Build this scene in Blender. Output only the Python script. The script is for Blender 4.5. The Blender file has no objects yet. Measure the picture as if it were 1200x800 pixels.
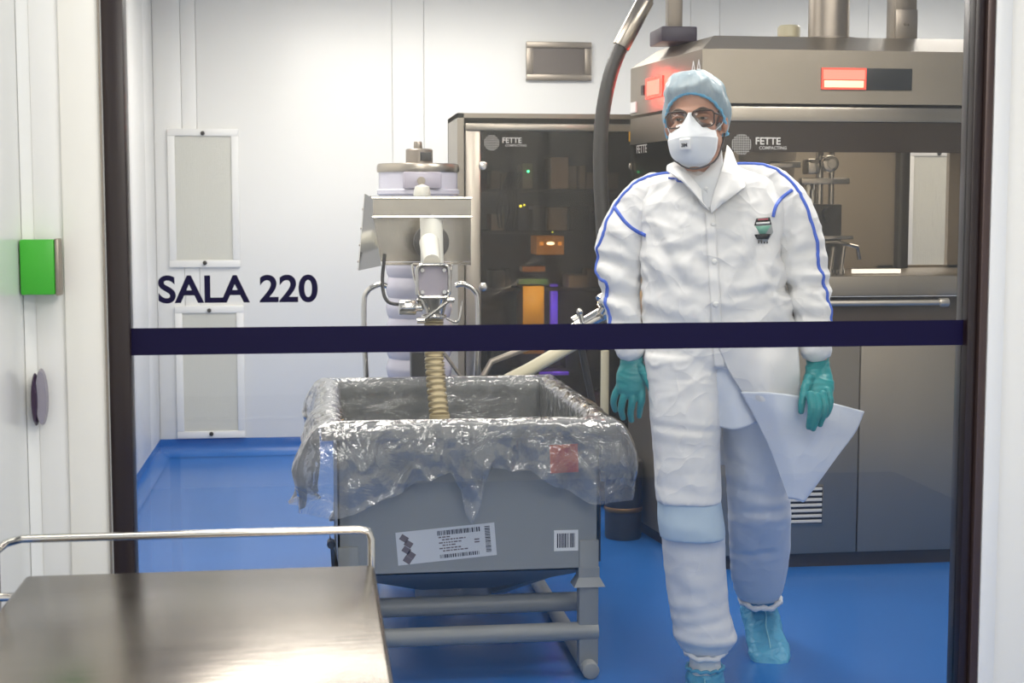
import bpy, bmesh, math, random
from mathutils import Vector, Matrix, noise
from mathutils.bvhtree import BVHTree
R = math.radians
SC = bpy.context.scene
COL = SC.collection
# ---------------------------------------------------------------- camera
FPX = 1743.0                                   # focal length in pixels of the 1200 x 800 frame
YAW = R(7.5); PIT = math.atan(155 / FPX); CAMH = 1.42
cd = bpy.data.cameras.new('camera'); cam = bpy.data.objects.new('camera', cd); COL.objects.link(cam)
cd.sensor_width = 36; cd.lens = 36 * FPX / 1200; cd.clip_start = .05; cd.clip_end = 60
cam.location = (0, 0, CAMH); cam.rotation_euler = (math.pi / 2 - PIT, 0, -YAW)
cd.dof.use_dof = True; cd.dof.focus_distance = 4.35; cd.dof.aperture_fstop = 9
SC.camera = cam
# ---------------------------------------------------------------- world, lights, exposure
w = bpy.data.worlds.new('world'); SC.world = w; w.use_nodes = True
w.node_tree.nodes['Background'].inputs[0].default_value = (.8, .85, .9, 1)
w.node_tree.nodes['Background'].inputs[1].default_value = .25
SC.view_settings.view_transform = 'Standard'; SC.view_settings.look = 'None'
SC.view_settings.exposure = 0.0; SC.view_settings.gamma = 1; SC.view_settings.use_curve_mapping = False
def area(name, loc, sx, sy, power, color=(1, .945, .87), rot=(0, 0, 0)):
    l = bpy.data.lights.new(name, 'AREA'); l.shape = 'RECTANGLE'; l.size = sx; l.size_y = sy
    l.energy = power; l.color = color
    o = bpy.data.objects.new(name, l); COL.objects.link(o); o.location = loc; o.rotation_euler = rot
    return o
area('ceiling_lamp', (.6, 7.3, 2.76), 1.6, .9, 47)
area('ceiling_lamp', (-.1, 5.7, 2.76), .6, 1.2, 29)
area('ceiling_lamp', (1.9, 4.4, 2.76), 1.2, .6, 40)
area('ceiling_lamp', (.5, 3.9, 2.76), .6, .9, 22)
area('ceiling_lamp', (3.4, 7.2, 2.76), 1.2, .6, 50)
area('ceiling_lamp', (.1, 2.2, 2.58), 1.2, .5, 14, (1, .95, .86))
area('ceiling_lamp', (1.2, 1.2, 2.58), 1.2, .6, 36, (1, .95, .86))
area('ceiling_lamp', (.6, -.6, 2.58), 1.2, .6, 62, (1, .95, .86))

# ---------------------------------------------------------------- helpers
def mat(name, col, rough=.5, metal=0., bump=0., bscale=40., bstretch=(1, 1, 1), var=0., vscale=3., spec=.5,
        emit=None, estr=0., coat=0., sub=0., vstretch=None, trans=0.):
    m = bpy.data.materials.new(name); m.use_nodes = True; nt = m.node_tree; b = nt.nodes['Principled BSDF']
    b.inputs['Base Color'].default_value = (*col, 1); b.inputs['Roughness'].default_value = rough
    b.inputs['Metallic'].default_value = metal; b.inputs['Specular IOR Level'].default_value = spec
    b.inputs['Coat Weight'].default_value = coat
    if sub: b.inputs['Subsurface Weight'].default_value = sub; b.inputs['Subsurface Radius'].default_value = (.02, .008, .004)
    if emit: b.inputs['Emission Color'].default_value = (*emit, 1); b.inputs['Emission Strength'].default_value = estr
    if trans: b.inputs['Transmission Weight'].default_value = trans
    tc = nt.nodes.new('ShaderNodeTexCoord')
    def mapped(s):
        mp = nt.nodes.new('ShaderNodeMapping'); mp.inputs['Scale'].default_value = s
        nt.links.new(tc.outputs['Object'], mp.inputs['Vector']); return mp.outputs[0]
    if var:
        n = nt.nodes.new('ShaderNodeTexNoise'); n.inputs['Scale'].default_value = vscale; n.inputs['Detail'].default_value = 4
        nt.links.new(mapped(vstretch or (1, 1, 1)), n.inputs['Vector'])
        r = nt.nodes.new('ShaderNodeMapRange'); r.inputs[3].default_value = 1 - var; r.inputs[4].default_value = 1 + var
        nt.links.new(n.outputs[0], r.inputs[0])
        mx = nt.nodes.new('ShaderNodeMix'); mx.data_type = 'RGBA'; mx.blend_type = 'MULTIPLY'; mx.inputs[0].default_value = 1
        mx.inputs[6].default_value = (*col, 1); nt.links.new(r.outputs[0], mx.inputs[7]); nt.links.new(mx.outputs[2], b.inputs['Base Color'])
        r2 = nt.nodes.new('ShaderNodeMapRange'); r2.inputs[3].default_value = rough * (1 - var); r2.inputs[4].default_value = min(1, rough * (1 + var))
        nt.links.new(n.outputs[0], r2.inputs[0]); nt.links.new(r2.outputs[0], b.inputs['Roughness'])
    if bump:
        n = nt.nodes.new('ShaderNodeTexNoise'); n.inputs['Scale'].default_value = bscale; n.inputs['Detail'].default_value = 3
        nt.links.new(mapped(bstretch), n.inputs['Vector'])
        bp = nt.nodes.new('ShaderNodeBump'); bp.inputs['Strength'].default_value = 1; bp.inputs['Distance'].default_value = bump
        nt.links.new(n.outputs[0], bp.inputs['Height']); nt.links.new(bp.outputs[0], b.inputs['Normal'])
    return m
def crinkle(m, scale=9., dist=.006):
    """sharp cloth creases: relief from the zero lines of two noises"""
    nt = m.node_tree; tc = nt.nodes.new('ShaderNodeTexCoord'); b = nt.nodes['Principled BSDF']; prev = None
    for sc_, w_ in ((scale, 1.), (scale * 2.3, .45)):
        n = nt.nodes.new('ShaderNodeTexNoise'); n.inputs['Scale'].default_value = sc_; n.inputs['Detail'].default_value = 1.5; n.inputs['Distortion'].default_value = .25
        nt.links.new(tc.outputs['Object'], n.inputs['Vector'])
        a = nt.nodes.new('ShaderNodeMath'); a.operation = 'SUBTRACT'; a.inputs[1].default_value = .5; nt.links.new(n.outputs[0], a.inputs[0])
        c = nt.nodes.new('ShaderNodeMath'); c.operation = 'ABSOLUTE'; nt.links.new(a.outputs[0], c.inputs[0])
        d_ = nt.nodes.new('ShaderNodeMath'); d_.operation = 'POWER'; d_.inputs[1].default_value = .7; nt.links.new(c.outputs[0], d_.inputs[0])
        bp = nt.nodes.new('ShaderNodeBump'); bp.inputs['Distance'].default_value = dist * w_; bp.invert = True; nt.links.new(d_.outputs[0], bp.inputs['Height'])
        if prev: nt.links.new(prev.outputs[0], bp.inputs['Normal'])
        prev = bp
    nt.links.new(prev.outputs[0], b.inputs['Normal']); return m
def film(name, tint, gloss=.06, grough=.02, diffuse=0., dcol=(.9, .92, .95), bump=0., bscale=30, ior=1.45, fres=True):
    """thin clear sheet: transparent + fresnel gloss + a little milky diffuse"""
    m = bpy.data.materials.new(name); m.use_nodes = True; nt = m.node_tree; nt.nodes.clear()
    out = nt.nodes.new('ShaderNodeOutputMaterial'); tr = nt.nodes.new('ShaderNodeBsdfTransparent'); tr.inputs[0].default_value = (*tint, 1)
    gl = nt.nodes.new('ShaderNodeBsdfGlossy'); gl.inputs['Roughness'].default_value = grough
    cur = tr.outputs[0]
    if diffuse:
        df = nt.nodes.new('ShaderNodeBsdfDiffuse'); df.inputs[0].default_value = (*dcol, 1)
        tl = nt.nodes.new('ShaderNodeBsdfTranslucent'); tl.inputs[0].default_value = (*dcol, 1)
        ma = nt.nodes.new('ShaderNodeMixShader'); ma.inputs[0].default_value = .4
        nt.links.new(df.outputs[0], ma.inputs[1]); nt.links.new(tl.outputs[0], ma.inputs[2])
        mx = nt.nodes.new('ShaderNodeMixShader'); mx.inputs[0].default_value = diffuse
        nt.links.new(cur, mx.inputs[1]); nt.links.new(ma.outputs[0], mx.inputs[2]); cur = mx.outputs[0]
    fr = nt.nodes.new('ShaderNodeFresnel'); fr.inputs[0].default_value = ior
    mth = nt.nodes.new('ShaderNodeMath'); mth.operation = 'MULTIPLY'; mth.inputs[1].default_value = gloss / .034
    mth.use_clamp = True; nt.links.new(fr.outputs[0], mth.inputs[0])
    m2 = nt.nodes.new('ShaderNodeMixShader'); nt.links.new(mth.outputs[0], m2.inputs[0])
    nt.links.new(cur, m2.inputs[1]); nt.links.new(gl.outputs[0], m2.inputs[2]); nt.links.new(m2.outputs[0], out.inputs[0])
    if bump:
        n = nt.nodes.new('ShaderNodeTexNoise'); n.inputs['Scale'].default_value = bscale; n.inputs['Detail'].default_value = 4
        n.inputs['Distortion'].default_value = 1.2
        tc = nt.nodes.new('ShaderNodeTexCoord'); nt.links.new(tc.outputs['Object'], n.inputs['Vector'])
        bp = nt.nodes.new('ShaderNodeBump'); bp.inputs['Distance'].default_value = bump; nt.links.new(n.outputs[0], bp.inputs['Height'])
        nt.links.new(bp.outputs[0], gl.inputs['Normal']); nt.links.new(bp.outputs[0], fr.inputs['Normal'])
    return m
class MB:
    """collects shapes; build() links them as one mesh object"""
    def __init__(s): s.bm = bmesh.new()
    def _add(s, t, M=None):
        if M is not None: bmesh.ops.transform(t, matrix=M, verts=t.verts)
        me = bpy.data.meshes.new('tmp'); t.to_mesh(me); t.free(); s.bm.from_mesh(me); bpy.data.meshes.remove(me); return s
    def box(s, x0, x1, y0, y1, z0, z1, bev=0., seg=2, M=None):
        t = bmesh.new(); bmesh.ops.create_cube(t, size=1)
        for v in t.verts: v.co = Vector((x0 + (v.co.x + .5) * (x1 - x0), y0 + (v.co.y + .5) * (y1 - y0), z0 + (v.co.z + .5) * (z1 - z0)))
        if bev: bmesh.ops.bevel(t, geom=t.edges[:], offset=bev, segments=seg, affect='EDGES', profile=.5)
        return s._add(t, M)
    def cyl(s, p0, p1, r0, r1=None, seg=28, bev=0.):
        r1 = r0 if r1 is None else r1; p0 = Vector(p0); p1 = Vector(p1); d = p1 - p0
        t = bmesh.new(); bmesh.ops.create_cone(t, cap_ends=True, segments=seg, radius1=r0, radius2=r1, depth=d.length)
        if bev:
            es = [e for e in t.edges if len(e.link_faces) == 2 and abs(e.link_faces[0].normal.dot(e.link_faces[1].normal)) < .5]
            bmesh.ops.bevel(t, geom=es, offset=bev, segments=2, affect='EDGES', profile=.5)
        return s._add(t, Matrix.Translation((p0 + p1) / 2) @ d.to_track_quat('Z', 'Y').to_matrix().to_4x4())
    def tube(s, pts, r, seg=12, closed=False, caps=True, asp=1.0):
        pts = [Vector(p) for p in pts]; n = len(pts)
        rr = r if isinstance(r, (list, tuple)) else [r] * n
        rings = []; prev = None
        for i, p in enumerate(pts):
            a = pts[i - 1] if (i or closed) else p; b = pts[(i + 1) % n] if (i < n - 1 or closed) else p
            t = (b - a).normalized()
            if prev is None: u = t.orthogonal().normalized()
            else: u = (prev - t * prev.dot(t)).normalized()
            prev = u; v = t.cross(u)
            rings.append([s.bm.verts.new(p + (u * math.cos(2 * math.pi * k / seg) + v * asp * math.sin(2 * math.pi * k / seg)) * rr[i]) for k in range(seg)])
        m = n if closed else n - 1
        for i in range(m):
            A, B = rings[i], rings[(i + 1) % n]
            for k in range(seg): s.bm.faces.new((A[k], A[(k + 1) % seg], B[(k + 1) % seg], B[k]))
        if caps and not closed: s.bm.faces.new(rings[0][::-1]); s.bm.faces.new(rings[-1])
        return s
    def lathe(s, prof, o=(0, 0, 0), seg=40, axis=(0, 0, 1)):
        o = Vector(o); q = Vector(axis).to_track_quat('Z', 'Y'); rings = []
        for r, z in prof:
            rings.append([s.bm.verts.new(o + q @ Vector((r * math.cos(2 * math.pi * k / seg), r * math.sin(2 * math.pi * k / seg), z))) for k in range(seg)])
        for A, B in zip(rings, rings[1:]):
            for k in range(seg): s.bm.faces.new((A[k], A[(k + 1) % seg], B[(k + 1) % seg], B[k]))
        if prof[0][0] > 1e-4: s.bm.faces.new(rings[0][::-1])
        if prof[-1][0] > 1e-4: s.bm.faces.new(rings[-1])
        return s
    def prism(s, poly, z0, z1, top=None, caps=True):
        """vertical prism over an (x, y) polygon; top = polygon at z1 if different"""
        top = top or poly
        A = [s.bm.verts.new((x, y, z0)) for x, y in poly]; B = [s.bm.verts.new((x, y, z1)) for x, y in top]; n = len(A)
        for k in range(n): s.bm.faces.new((A[k], A[(k + 1) % n], B[(k + 1) % n], B[k]))
        if caps: s.bm.faces.new(A[::-1]); s.bm.faces.new(B)
        return s
    def poly(s, pts, thick=0.):
        t = bmesh.new(); f = t.faces.new([t.verts.new(Vector(p)) for p in pts]); f.normal_update()
        if thick:
            nrm = f.normal.copy(); g = bmesh.ops.extrude_face_region(t, geom=[f])
            for v in g['geom']:
                if isinstance(v, bmesh.types.BMVert): v.co += nrm * thick
        return s._add(t)
    def grid(s, rows):
        V = [[s.bm.verts.new(Vector(p)) for p in r] for r in rows]
        for a, b in zip(V, V[1:]):
            for k in range(len(a) - 1): s.bm.faces.new((a[k], a[k + 1], b[k + 1], b[k]))
        return s
    def ell(s, c, r, M=None, sub=3):
        t = bmesh.new(); bmesh.ops.create_icosphere(t, subdivisions=sub, radius=1)
        m = Matrix.Translation(c) @ (M or Matrix.Identity(4)) @ Matrix.Diagonal((*r, 1)); return s._add(t, m)
    def mesh(s, name='mesh'):
        bmesh.ops.recalc_face_normals(s.bm, faces=s.bm.faces[:])
        me = bpy.data.meshes.new(name); s.bm.to_mesh(me); s.bm.free(); return me
    def build(s, name, m, parent=None, smooth=True, ang=35, **tags):
        return link(name, s.mesh(name), m, parent, smooth, ang, **tags)
def link(name, me, m, parent=None, smooth=True, ang=35, **tags):
    o = bpy.data.objects.new(name, me); COL.objects.link(o); me.materials.append(m)
    if smooth:
        me.shade_smooth()
        if ang < 179:
            bm = bmesh.new(); bm.from_mesh(me); c = R(ang)
            for e in bm.edges:
                if len(e.link_faces) == 2 and e.calc_face_angle(0) > c: e.smooth = False
            bm.to_mesh(me); bm.free()
    if parent: o.parent = parent; o.matrix_parent_inverse = world_of(parent).inverted() if tags.pop('world', True) else Matrix()
    tags.pop('world', None)
    for k, v in tags.items(): o[k] = v
    return o
def world_of(o):
    M = o.matrix_basis.copy(); p = o
    while p.parent: M = p.parent.matrix_basis @ p.matrix_parent_inverse @ M; p = p.parent
    return M
def thing(name, label, cat, loc=(0, 0, 0), rz=0, group=None, kind=None):
    o = bpy.data.objects.new(name, None); COL.objects.link(o); o.location = loc; o.rotation_euler = (0, 0, rz)
    o.empty_display_size = .1
    if label: o['label'] = label
    if cat: o['category'] = cat
    if group: o['group'] = group
    if kind: o['kind'] = kind
    return o
def solid(o, t, off=0):
    md = o.modifiers.new('solid', 'SOLIDIFY'); md.thickness = t; md.offset = off; return o
def remesh(me, voxel, it=4, fac=.5):
    """join overlapping closed shapes into one continuous surface and relax it"""
    o = bpy.data.objects.new('tmp', me); COL.objects.link(o)
    md = o.modifiers.new('r', 'REMESH'); md.mode = 'VOXEL'; md.voxel_size = voxel
    if it: s = o.modifiers.new('s', 'SMOOTH'); s.iterations = it; s.factor = fac
    dg = bpy.context.evaluated_depsgraph_get(); n = bpy.data.meshes.new_from_object(o.evaluated_get(dg))
    bpy.data.objects.remove(o); bpy.data.meshes.remove(me); n.materials.clear(); return n
def spline(pts, n):
    """Catmull-Rom through tuples of any dimension"""
    out = []; P = [pts[0]] + list(pts) + [pts[-1]]; m = len(pts) - 1
    for i in range(n):
        t = i / (n - 1) * m; k = min(int(t), m - 1); f = t - k; a, b, c, d = P[k:k + 4]
        out.append(tuple(.5 * (2 * b[j] + (c[j] - a[j]) * f + (2 * a[j] - 5 * b[j] + 4 * c[j] - d[j]) * f * f + (3 * b[j] - a[j] - 3 * c[j] + d[j]) * f ** 3) for j in range(len(b))))
    return out
def text(name, body, size, loc, rot, m, parent, ext=.0004, sx=1., bold=0., align='LEFT', **tags):
    c = bpy.data.curves.new(name, 'FONT'); c.body = body; c.size = size; c.extrude = ext; c.offset = bold; c.align_x = align
    o = bpy.data.objects.new('tmp', c); COL.objects.link(o)
    me = bpy.data.meshes.new_from_object(o.evaluated_get(bpy.context.evaluated_depsgraph_get())); bpy.data.objects.remove(o)
    me.transform(Matrix.Translation(loc) @ rot.to_4x4() @ Matrix.Diagonal((sx, 1, 1, 1))); me.materials.clear()
    return link(name, me, m, parent, False, **tags)
FRONT = Matrix.Rotation(math.pi / 2, 3, 'X')                    # text standing upright, read from -Y
def dup(o, parent=None):
    c = o.copy(); COL.objects.link(c)
    if parent: c.parent = parent
    for ch in list(o.children): dup(ch, c)
    return c
def tag(o, label, cat, group=None):
    o['label'] = label; o['category'] = cat
    if group: o['group'] = group
    return o

# ---------------------------------------------------------------- materials
WHITE = mat('white_panel', (.80, .80, .775), .35, var=.02, vscale=1.5)
CREAM = mat('cream_wall', (.83, .815, .755), .42, var=.02, vscale=1.2)
GLOSSW = mat('glossy_white', (.82, .825, .79), .13, spec=.6, var=.02)
JOINT = mat('panel_joint', (.76, .76, .74), .7)
BLUEF = mat('blue_vinyl_floor', (.022, .135, .44), .24, bump=.0006, bscale=60, var=.07, vscale=2.5)
DARKF = mat('dark_frame', (.018, .010, .010), .3)
DARKF2 = mat('dark_frame_edge', (.07, .045, .04), .35, metal=.3)
NAVY = mat('navy_vinyl', (.006, .004, .032), .5, spec=.15)
STEEL = mat('brushed_steel', (.43, .385, .325), .30, 1., bump=.0002, bscale=30, bstretch=(1, 1, 14), var=.10, vscale=6)
PRESSM = mat('press_cladding', (.315, .278, .225), .36, .75, bump=.0002, bscale=60, bstretch=(1, 1, 20), var=.06, vscale=5)
STEELD = mat('dull_steel', (.33, .29, .245), .38, .9, var=.12, vscale=8)
CHROME = mat('polished_steel', (.66, .64, .60), .14, 1., var=.1, vscale=10)
TABLE = mat('scratched_steel', (.31, .275, .235), .22, 1., bump=.0003, bscale=5, bstretch=(3, 16, 1), var=.16, vscale=7, vstretch=(1, 3, 1))
BLACK = mat('black_plastic', (.012, .011, .012), .4)
DGREY = mat('dark_grey', (.05, .046, .043), .5)
DBROWN = mat('dark_interior', (.05, .036, .028), .6)
GREYP = mat('grey_paint', (.27, .28, .272), .42, var=.06, vscale=6, bump=.0003, bscale=90)
MESHM = mat('vent_mesh', (.72, .72, .66), .6, bump=.002, bscale=260)
PAPER = mat('white_sticker', (.8, .8, .78), .5)
INK = mat('ink', (.02, .02, .03), .6)
INKG = mat('grey_ink', (.16, .13, .13), .6)
ORANGE = mat('orange_sticker', (.85, .10, .02), .5)
YELLOW = mat('yellow_plastic', (.80, .40, .015), .4, emit=(.8, .38, .01), estr=.0)
GREEN = mat('green_plastic', (.05, .42, .03), .35)
IVORY = mat('ivory_plastic', (.62, .57, .40), .35)
LILAC = mat('milky_plastic', (.66, .645, .74), .25)
WHITEP = mat('white_plastic', (.75, .74, .66), .35)
HOSEM = mat('dark_hose', (.030, .026, .024), .38, bump=.0006, bscale=120)
GLASS = film('door_glass', (.98, .985, .985), gloss=.03, grough=.0)
# ================================================================ structure
def slab(name, x0, x1, y0, y1, z0, z1, m, parent=None, bev=0, **t):
    return MB().box(x0, x1, y0, y1, z0, z1, bev).build(name, m, parent, **t)
YB = 8.67
slab('floor', -1.1, 4.6, -1.7, 9.0, -.1, 0, BLUEF, kind='structure')
slab('ceiling', -1.1, 4.6, 2.9, 9.0, 2.8, 2.9, WHITE, kind='structure')
slab('ceiling', -1.1, 4.6, -1.7, 2.9, 2.62, 2.7, WHITE, kind='structure')
wb = slab('wall_back', -1.1, 4.6, YB + .03, YB + .2, 0, 2.8, JOINT, kind='structure')
xs = [-.90, -.745, -.66, .446, .629, 2.201, 2.378, 3.29, 4.4]
for a, b in zip(xs, xs[1:]):
    slab('panel', a + .001, b - .001, YB, YB + .032, .1, 2.8, WHITE, wb, bev=.0015)
wl = slab('wall_left', -1.1, -.905, 3.03, YB + .03, 0, 2.8, JOINT, kind='structure')
ys = [3.06, 4.2, 5.35, 6.5, 7.6, 8.2, YB]
for a, b in zip(ys, ys[1:]): slab('panel', -.93, -.90, a + .002, b - .002, .1, 2.8, WHITE, wl, bev=.0015)
slab('wall_right', 4.4, 4.6, 3.0, YB + .03, 0, 2.8, WHITE, kind='structure')
# coved blue skirting
def cove(name, run, nrm, ):
    rows = []
    for k in range(9):
        a = k / 8 * math.pi / 2; off = .06 * (1 - math.sin(a)); z = .06 * (1 - math.cos(a)) + .002
        rows.append([(p[0] + nrm[0] * off, p[1] + nrm[1] * off, z) for p in run])
    rows.append([(p[0] + nrm[0] * .002, p[1] + nrm[1] * .002, .10) for p in run])
    rows.append([(p[0] - nrm[0] * .02, p[1] - nrm[1] * .02, .101) for p in run])
    return MB().grid(rows).build(name, BLUEF, kind='structure')
cove('baseboard_back', [(-.9, YB), (4.4, YB)], (0, -1))
cove('baseboard_left', [(-.9, 3.1), (-.9, YB)], (1, 0))
# corridor side of the glazed front
wf = thing('wall_front', None, None, (0, 3, 0), kind='structure')
slab('pillar', -.488, -.408, 2.992, 3.12, 0, 2.7, CREAM, wf, bev=.002)
slab('cove_strip', -.5435, -.488, 3.0, 3.12, 0, 2.7, WHITE, wf, bev=.0008)
MB().prism([(-.60, 3.12), (-.564, 2.985), (-.553, 2.993), (-.543, 3.003), (-.543, 3.12)], 0, 2.7).build('corner_cove', GLOSSW, wf)
slab('pillar', 1.413, 1.450, 2.99, 3.12, 0, 2.7, WHITE, wf, bev=.004)
slab('wall_panel', 1.451, 3.1, 3.0, 3.12, 0, 2.7, CREAM, wf, bev=.002)
slab('backing', -.60, -.409, 3.03, 3.115, 0, 2.7, CREAM, wf)
slab('lintel', -.6, 3.1, 3.0, 3.12, 2.45, 2.8, WHITE, wf)
wc = slab('wall_left_front', -.70, -.565, 2.45, 3.05, 0, 2.65, GLOSSW, kind='structure')
slab('wall_left_front', -1.1, -1.0, -1.6, 2.45, 0, 2.65, CREAM, kind='structure')
slab('wall_right_front', 3.1, 3.3, -1.6, 3.1, 0, 2.65, CREAM, kind='structure')
slab('wall_rear', -1.1, 3.3, -1.75, -1.6, 0, 2.65, CREAM, kind='structure')
# glazed sliding door
d = thing('door_1', None, None, (.5, 3, 0), kind='structure')
slab('frame_stile', -.408, -.366, 3.0, 3.06, 0, 2.45, DARKF, d, bev=.003)
slab('frame_edge', -.4125, -.4085, 2.985, 3.06, 0, 2.45, STEELD, d)
slab('frame_stile', 1.372, 1.393, 3.0, 3.06, 0, 2.45, DARKF, d, bev=.003)
slab('frame_edge', 1.394, 1.412, 2.99, 3.06, 0, 2.45, DARKF2, d, bev=.003)
slab('glass_pane', -.366, 1.372, 3.024, 3.032, .02, 2.45, GLASS, d)
slab('band_strip', -.366, 1.372, 3.0215, 3.0235, 1.130, 1.184, NAVY, d)
text('lettering', 'SALA 220', .0745, (-.313, 3.0225, 1.2355), FRONT, NAVY, d, sx=1.045, bold=.0019, ext=.0006)
# ================================================================ wall fittings
def vent(x0, x1, z0, z1, label):
    t = thing('wall_vent', label, 'air vent', ((x0 + x1) / 2, YB, z0), group='return-air vents on the back wall')
    w_ = .04
    f = MB()
    for b in ((x0, x1, z0, z0 + w_), (x0, x1, z1 - w_, z1), (x0, x0 + w_, z0 + w_, z1 - w_), (x1 - w_, x1, z0 + w_, z1 - w_)):
        f.box(b[0], b[1], YB - .02, YB, b[2], b[3], .002)
    f.build('frame', WHITE, t)
    m = MB().box(x0 + w_ - .002, x1 - w_ + .002, YB - .009, YB - .004, z0 + w_ - .002, z1 - w_ + .002)
    k = 0; z = z0 + w_ + .004
    while z < z1 - w_ - .003:
        m.box(x0 + w_, x1 - w_, YB - .0115, YB - .008, z, z + .0035); z += .0085
    x = x0 + w_ + .006
    while x < x1 - w_ - .004:
        m.box(x, x + .003, YB - .0125, YB - .008, z0 + w_, z1 - w_); x += .012
    m.build('mesh_insert', MESHM, t, smooth=False)
    for z in (z0 + w_ / 2 + .005, z1 - w_ / 2 - .005):
        MB().cyl(((x0 + x1) / 2, YB - .02, z), ((x0 + x1) / 2, YB - .035, z), .013, .011, 16, .003).build('knob', BLACK, t)
    return t
vent(-.826, -.431, 1.09, 1.873, 'upper white-framed air vent with beige mesh on the back wall above the lettering')
vent(-.802, -.417, .105, .868, 'lower white-framed air vent with beige mesh, just above the blue floor')
vent(3.55, 3.94, 1.04, 1.78, 'white-framed air vent seen through the press window at the right')
t = thing('wall_hatch', 'small flat steel-framed rectangular box set high in the back wall', 'wall hatch', (1.41, YB, 2.16))
f = MB()
for b in ((1.222, 1.606, 2.165, 2.20), (1.222, 1.606, 2.352, 2.387), (1.222, 1.262, 2.20, 2.352), (1.566, 1.606, 2.20, 2.352)): f.box(b[0], b[1], YB - .03, YB, b[2], b[3], .003)
f.build('frame', STEELD, t)
slab('cover_plate', 1.26, 1.568, YB - .018, YB - .004, 2.198, 2.354, mat('hatch_glass', (.15, .13, .12), .35, .5), t)
t = thing('green_wall_plate', 'bright green box-shaped plate on the white wall at left', 'wall plate', (-.525, 2.98, 1.29))
MB().box(-.562, -.498, 2.945, 2.986, 1.256, 1.362, .003).build('cover', GREEN, t)
MB().box(-.4978, -.489, 2.947, 2.986, 1.254, 1.364, .003).build('side_edge', STEELD, t)
t = thing('recessed_pull', 'dark oval finger pull below the green plate', 'door pull', (-.55, 2.98, 1.05))
oz = [(math.cos(a), math.sin(a)) for a in [k / 24 * 2 * math.pi for k in range(24)]]
MB().prism([(x * .013, y * .056) for x, y in oz], 0, .014, [(x * .010, y * .052) for x, y in oz]).build('rim', mat('pull_rim', (.30, .28, .33), .3, .3), t, world=False).matrix_local = Matrix.Translation((.016, 0, .005)) @ Matrix.Rotation(R(90), 4, 'X')
MB().prism([(x * .009, y * .052) for x, y in oz], 0, .022, [(x * .004, y * .040) for x, y in oz]).build('grip', mat('pull_grip', (.03, .012, .04), .35), t, world=False).matrix_local = Matrix.Translation((.004, 0, .0)) @ Matrix.Rotation(R(90), 4, 'X')

# ================================================================ steel trolley in front
t = thing('steel_trolley', 'steel-topped trolley with tubular guard rail in the near left corner', 'trolley', (-.18, 2.0, 0))
MB().box(-.457, .088, 1.45, 2.365, .825, .85, .008, 3).build('table_top', TABLE, t)
rail = [(-.485, 1.5, .80), (-.485, 1.5, .904)] + [(-.485, 2.30, .904), (-.482, 2.345, .905), (-.462, 2.372, .906)] + [(.065, 2.372, .906), (.079, 2.372, .902), (.083, 2.372, .890), (.083, 2.372, .84)]
MB().tube([p for p in rail], .0065, 14).build('guard_rail', CHROME, t)
for y in (2.29, 1.9):
    p = MB().cyl((-.485, y, .79), (-.485, y, .904), .0065, None, 14); p.cyl((-.486, y, .835), (-.455, y, .835), .007, None, 12).build('rail_post', CHROME, t)
for x in (-.43, .06):
    for y in (1.5, 2.32):
        l = MB().box(x - .015, x + .015, y - .015, y + .015, .12, .826, .002).build('leg', STEEL, t)
        MB().cyl((x - .014, y, .06), (x + .014, y, .06), .06, None, 28, .006).box(x - .02, x + .02, y - .02, y + .02, .10, .125).build('caster', DGREY, l)
MB().box(-.44, .07, 1.49, 2.33, .28, .30, .004).build('lower_shelf', STEEL, t)

# ================================================================ tablet press
X0, X1, X2, X3 = 1.372, 1.475, 1.542, 2.95
YF, YR = 5.60, 6.45
foot = [(X1, YF + .02), (X2, YF), (X3, YF), (X3, YR), (X0, YR)]
def inset(q, d): return [(x + (d if x < 2 else -d), y + (d if y < 6 else -d)) for x, y in q]
t = press = thing('tablet_press', 'large brushed steel tablet press with red indicator lamp, behind the person', 'machine', (2.2, 6.0, 0))
MB().prism(inset(foot, .03), 0, .055).build('plinth', DBROWN, t)
FR = lambda x0, x1, z0, z1, y0=YF, y1=YF + .03, bev=.003: MB().box(x0, x1, y0, y1, z0, z1, bev)
FR(X2, 2.118, .06, .968).build('lower_panel', PRESSM, t)
FR(2.124, X3, .06, .968).build('lower_panel', PRESSM, t)
FR(X2, X3, .97, 1.075, YF + .035, YF + .05, 0).build('dark_recess', DBROWN, t)
FR(X2 - .06, X3, 1.080, 1.158, YF - .01, YR, .006).build('table_ledge', PRESSM, t)
# interior back and sides of the working space
MB().box(X0 + .02, 2.62, YR - .03, YR, 1.158, 1.80).box(2.83, X3, YR - .03, YR, 1.158, 1.80).box(2.5, 2.9, YR - .03, YR, 1.158, 1.17).build('rear_panel', mat('rear_panel', (.42, .37, .30), .45, .4, bump=.0004, bscale=30, bstretch=(1, 1, 15)), t)
MB().box(X3 - .03, X3, YF + .05, YR - .03, 1.158, 1.80).build('side_panel', STEELD, t)
MB().box(2.575, 2.622, YR - .09, YR - .032, 1.158, 1.80, .004).build('inner_post', DGREY, t)
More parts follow.
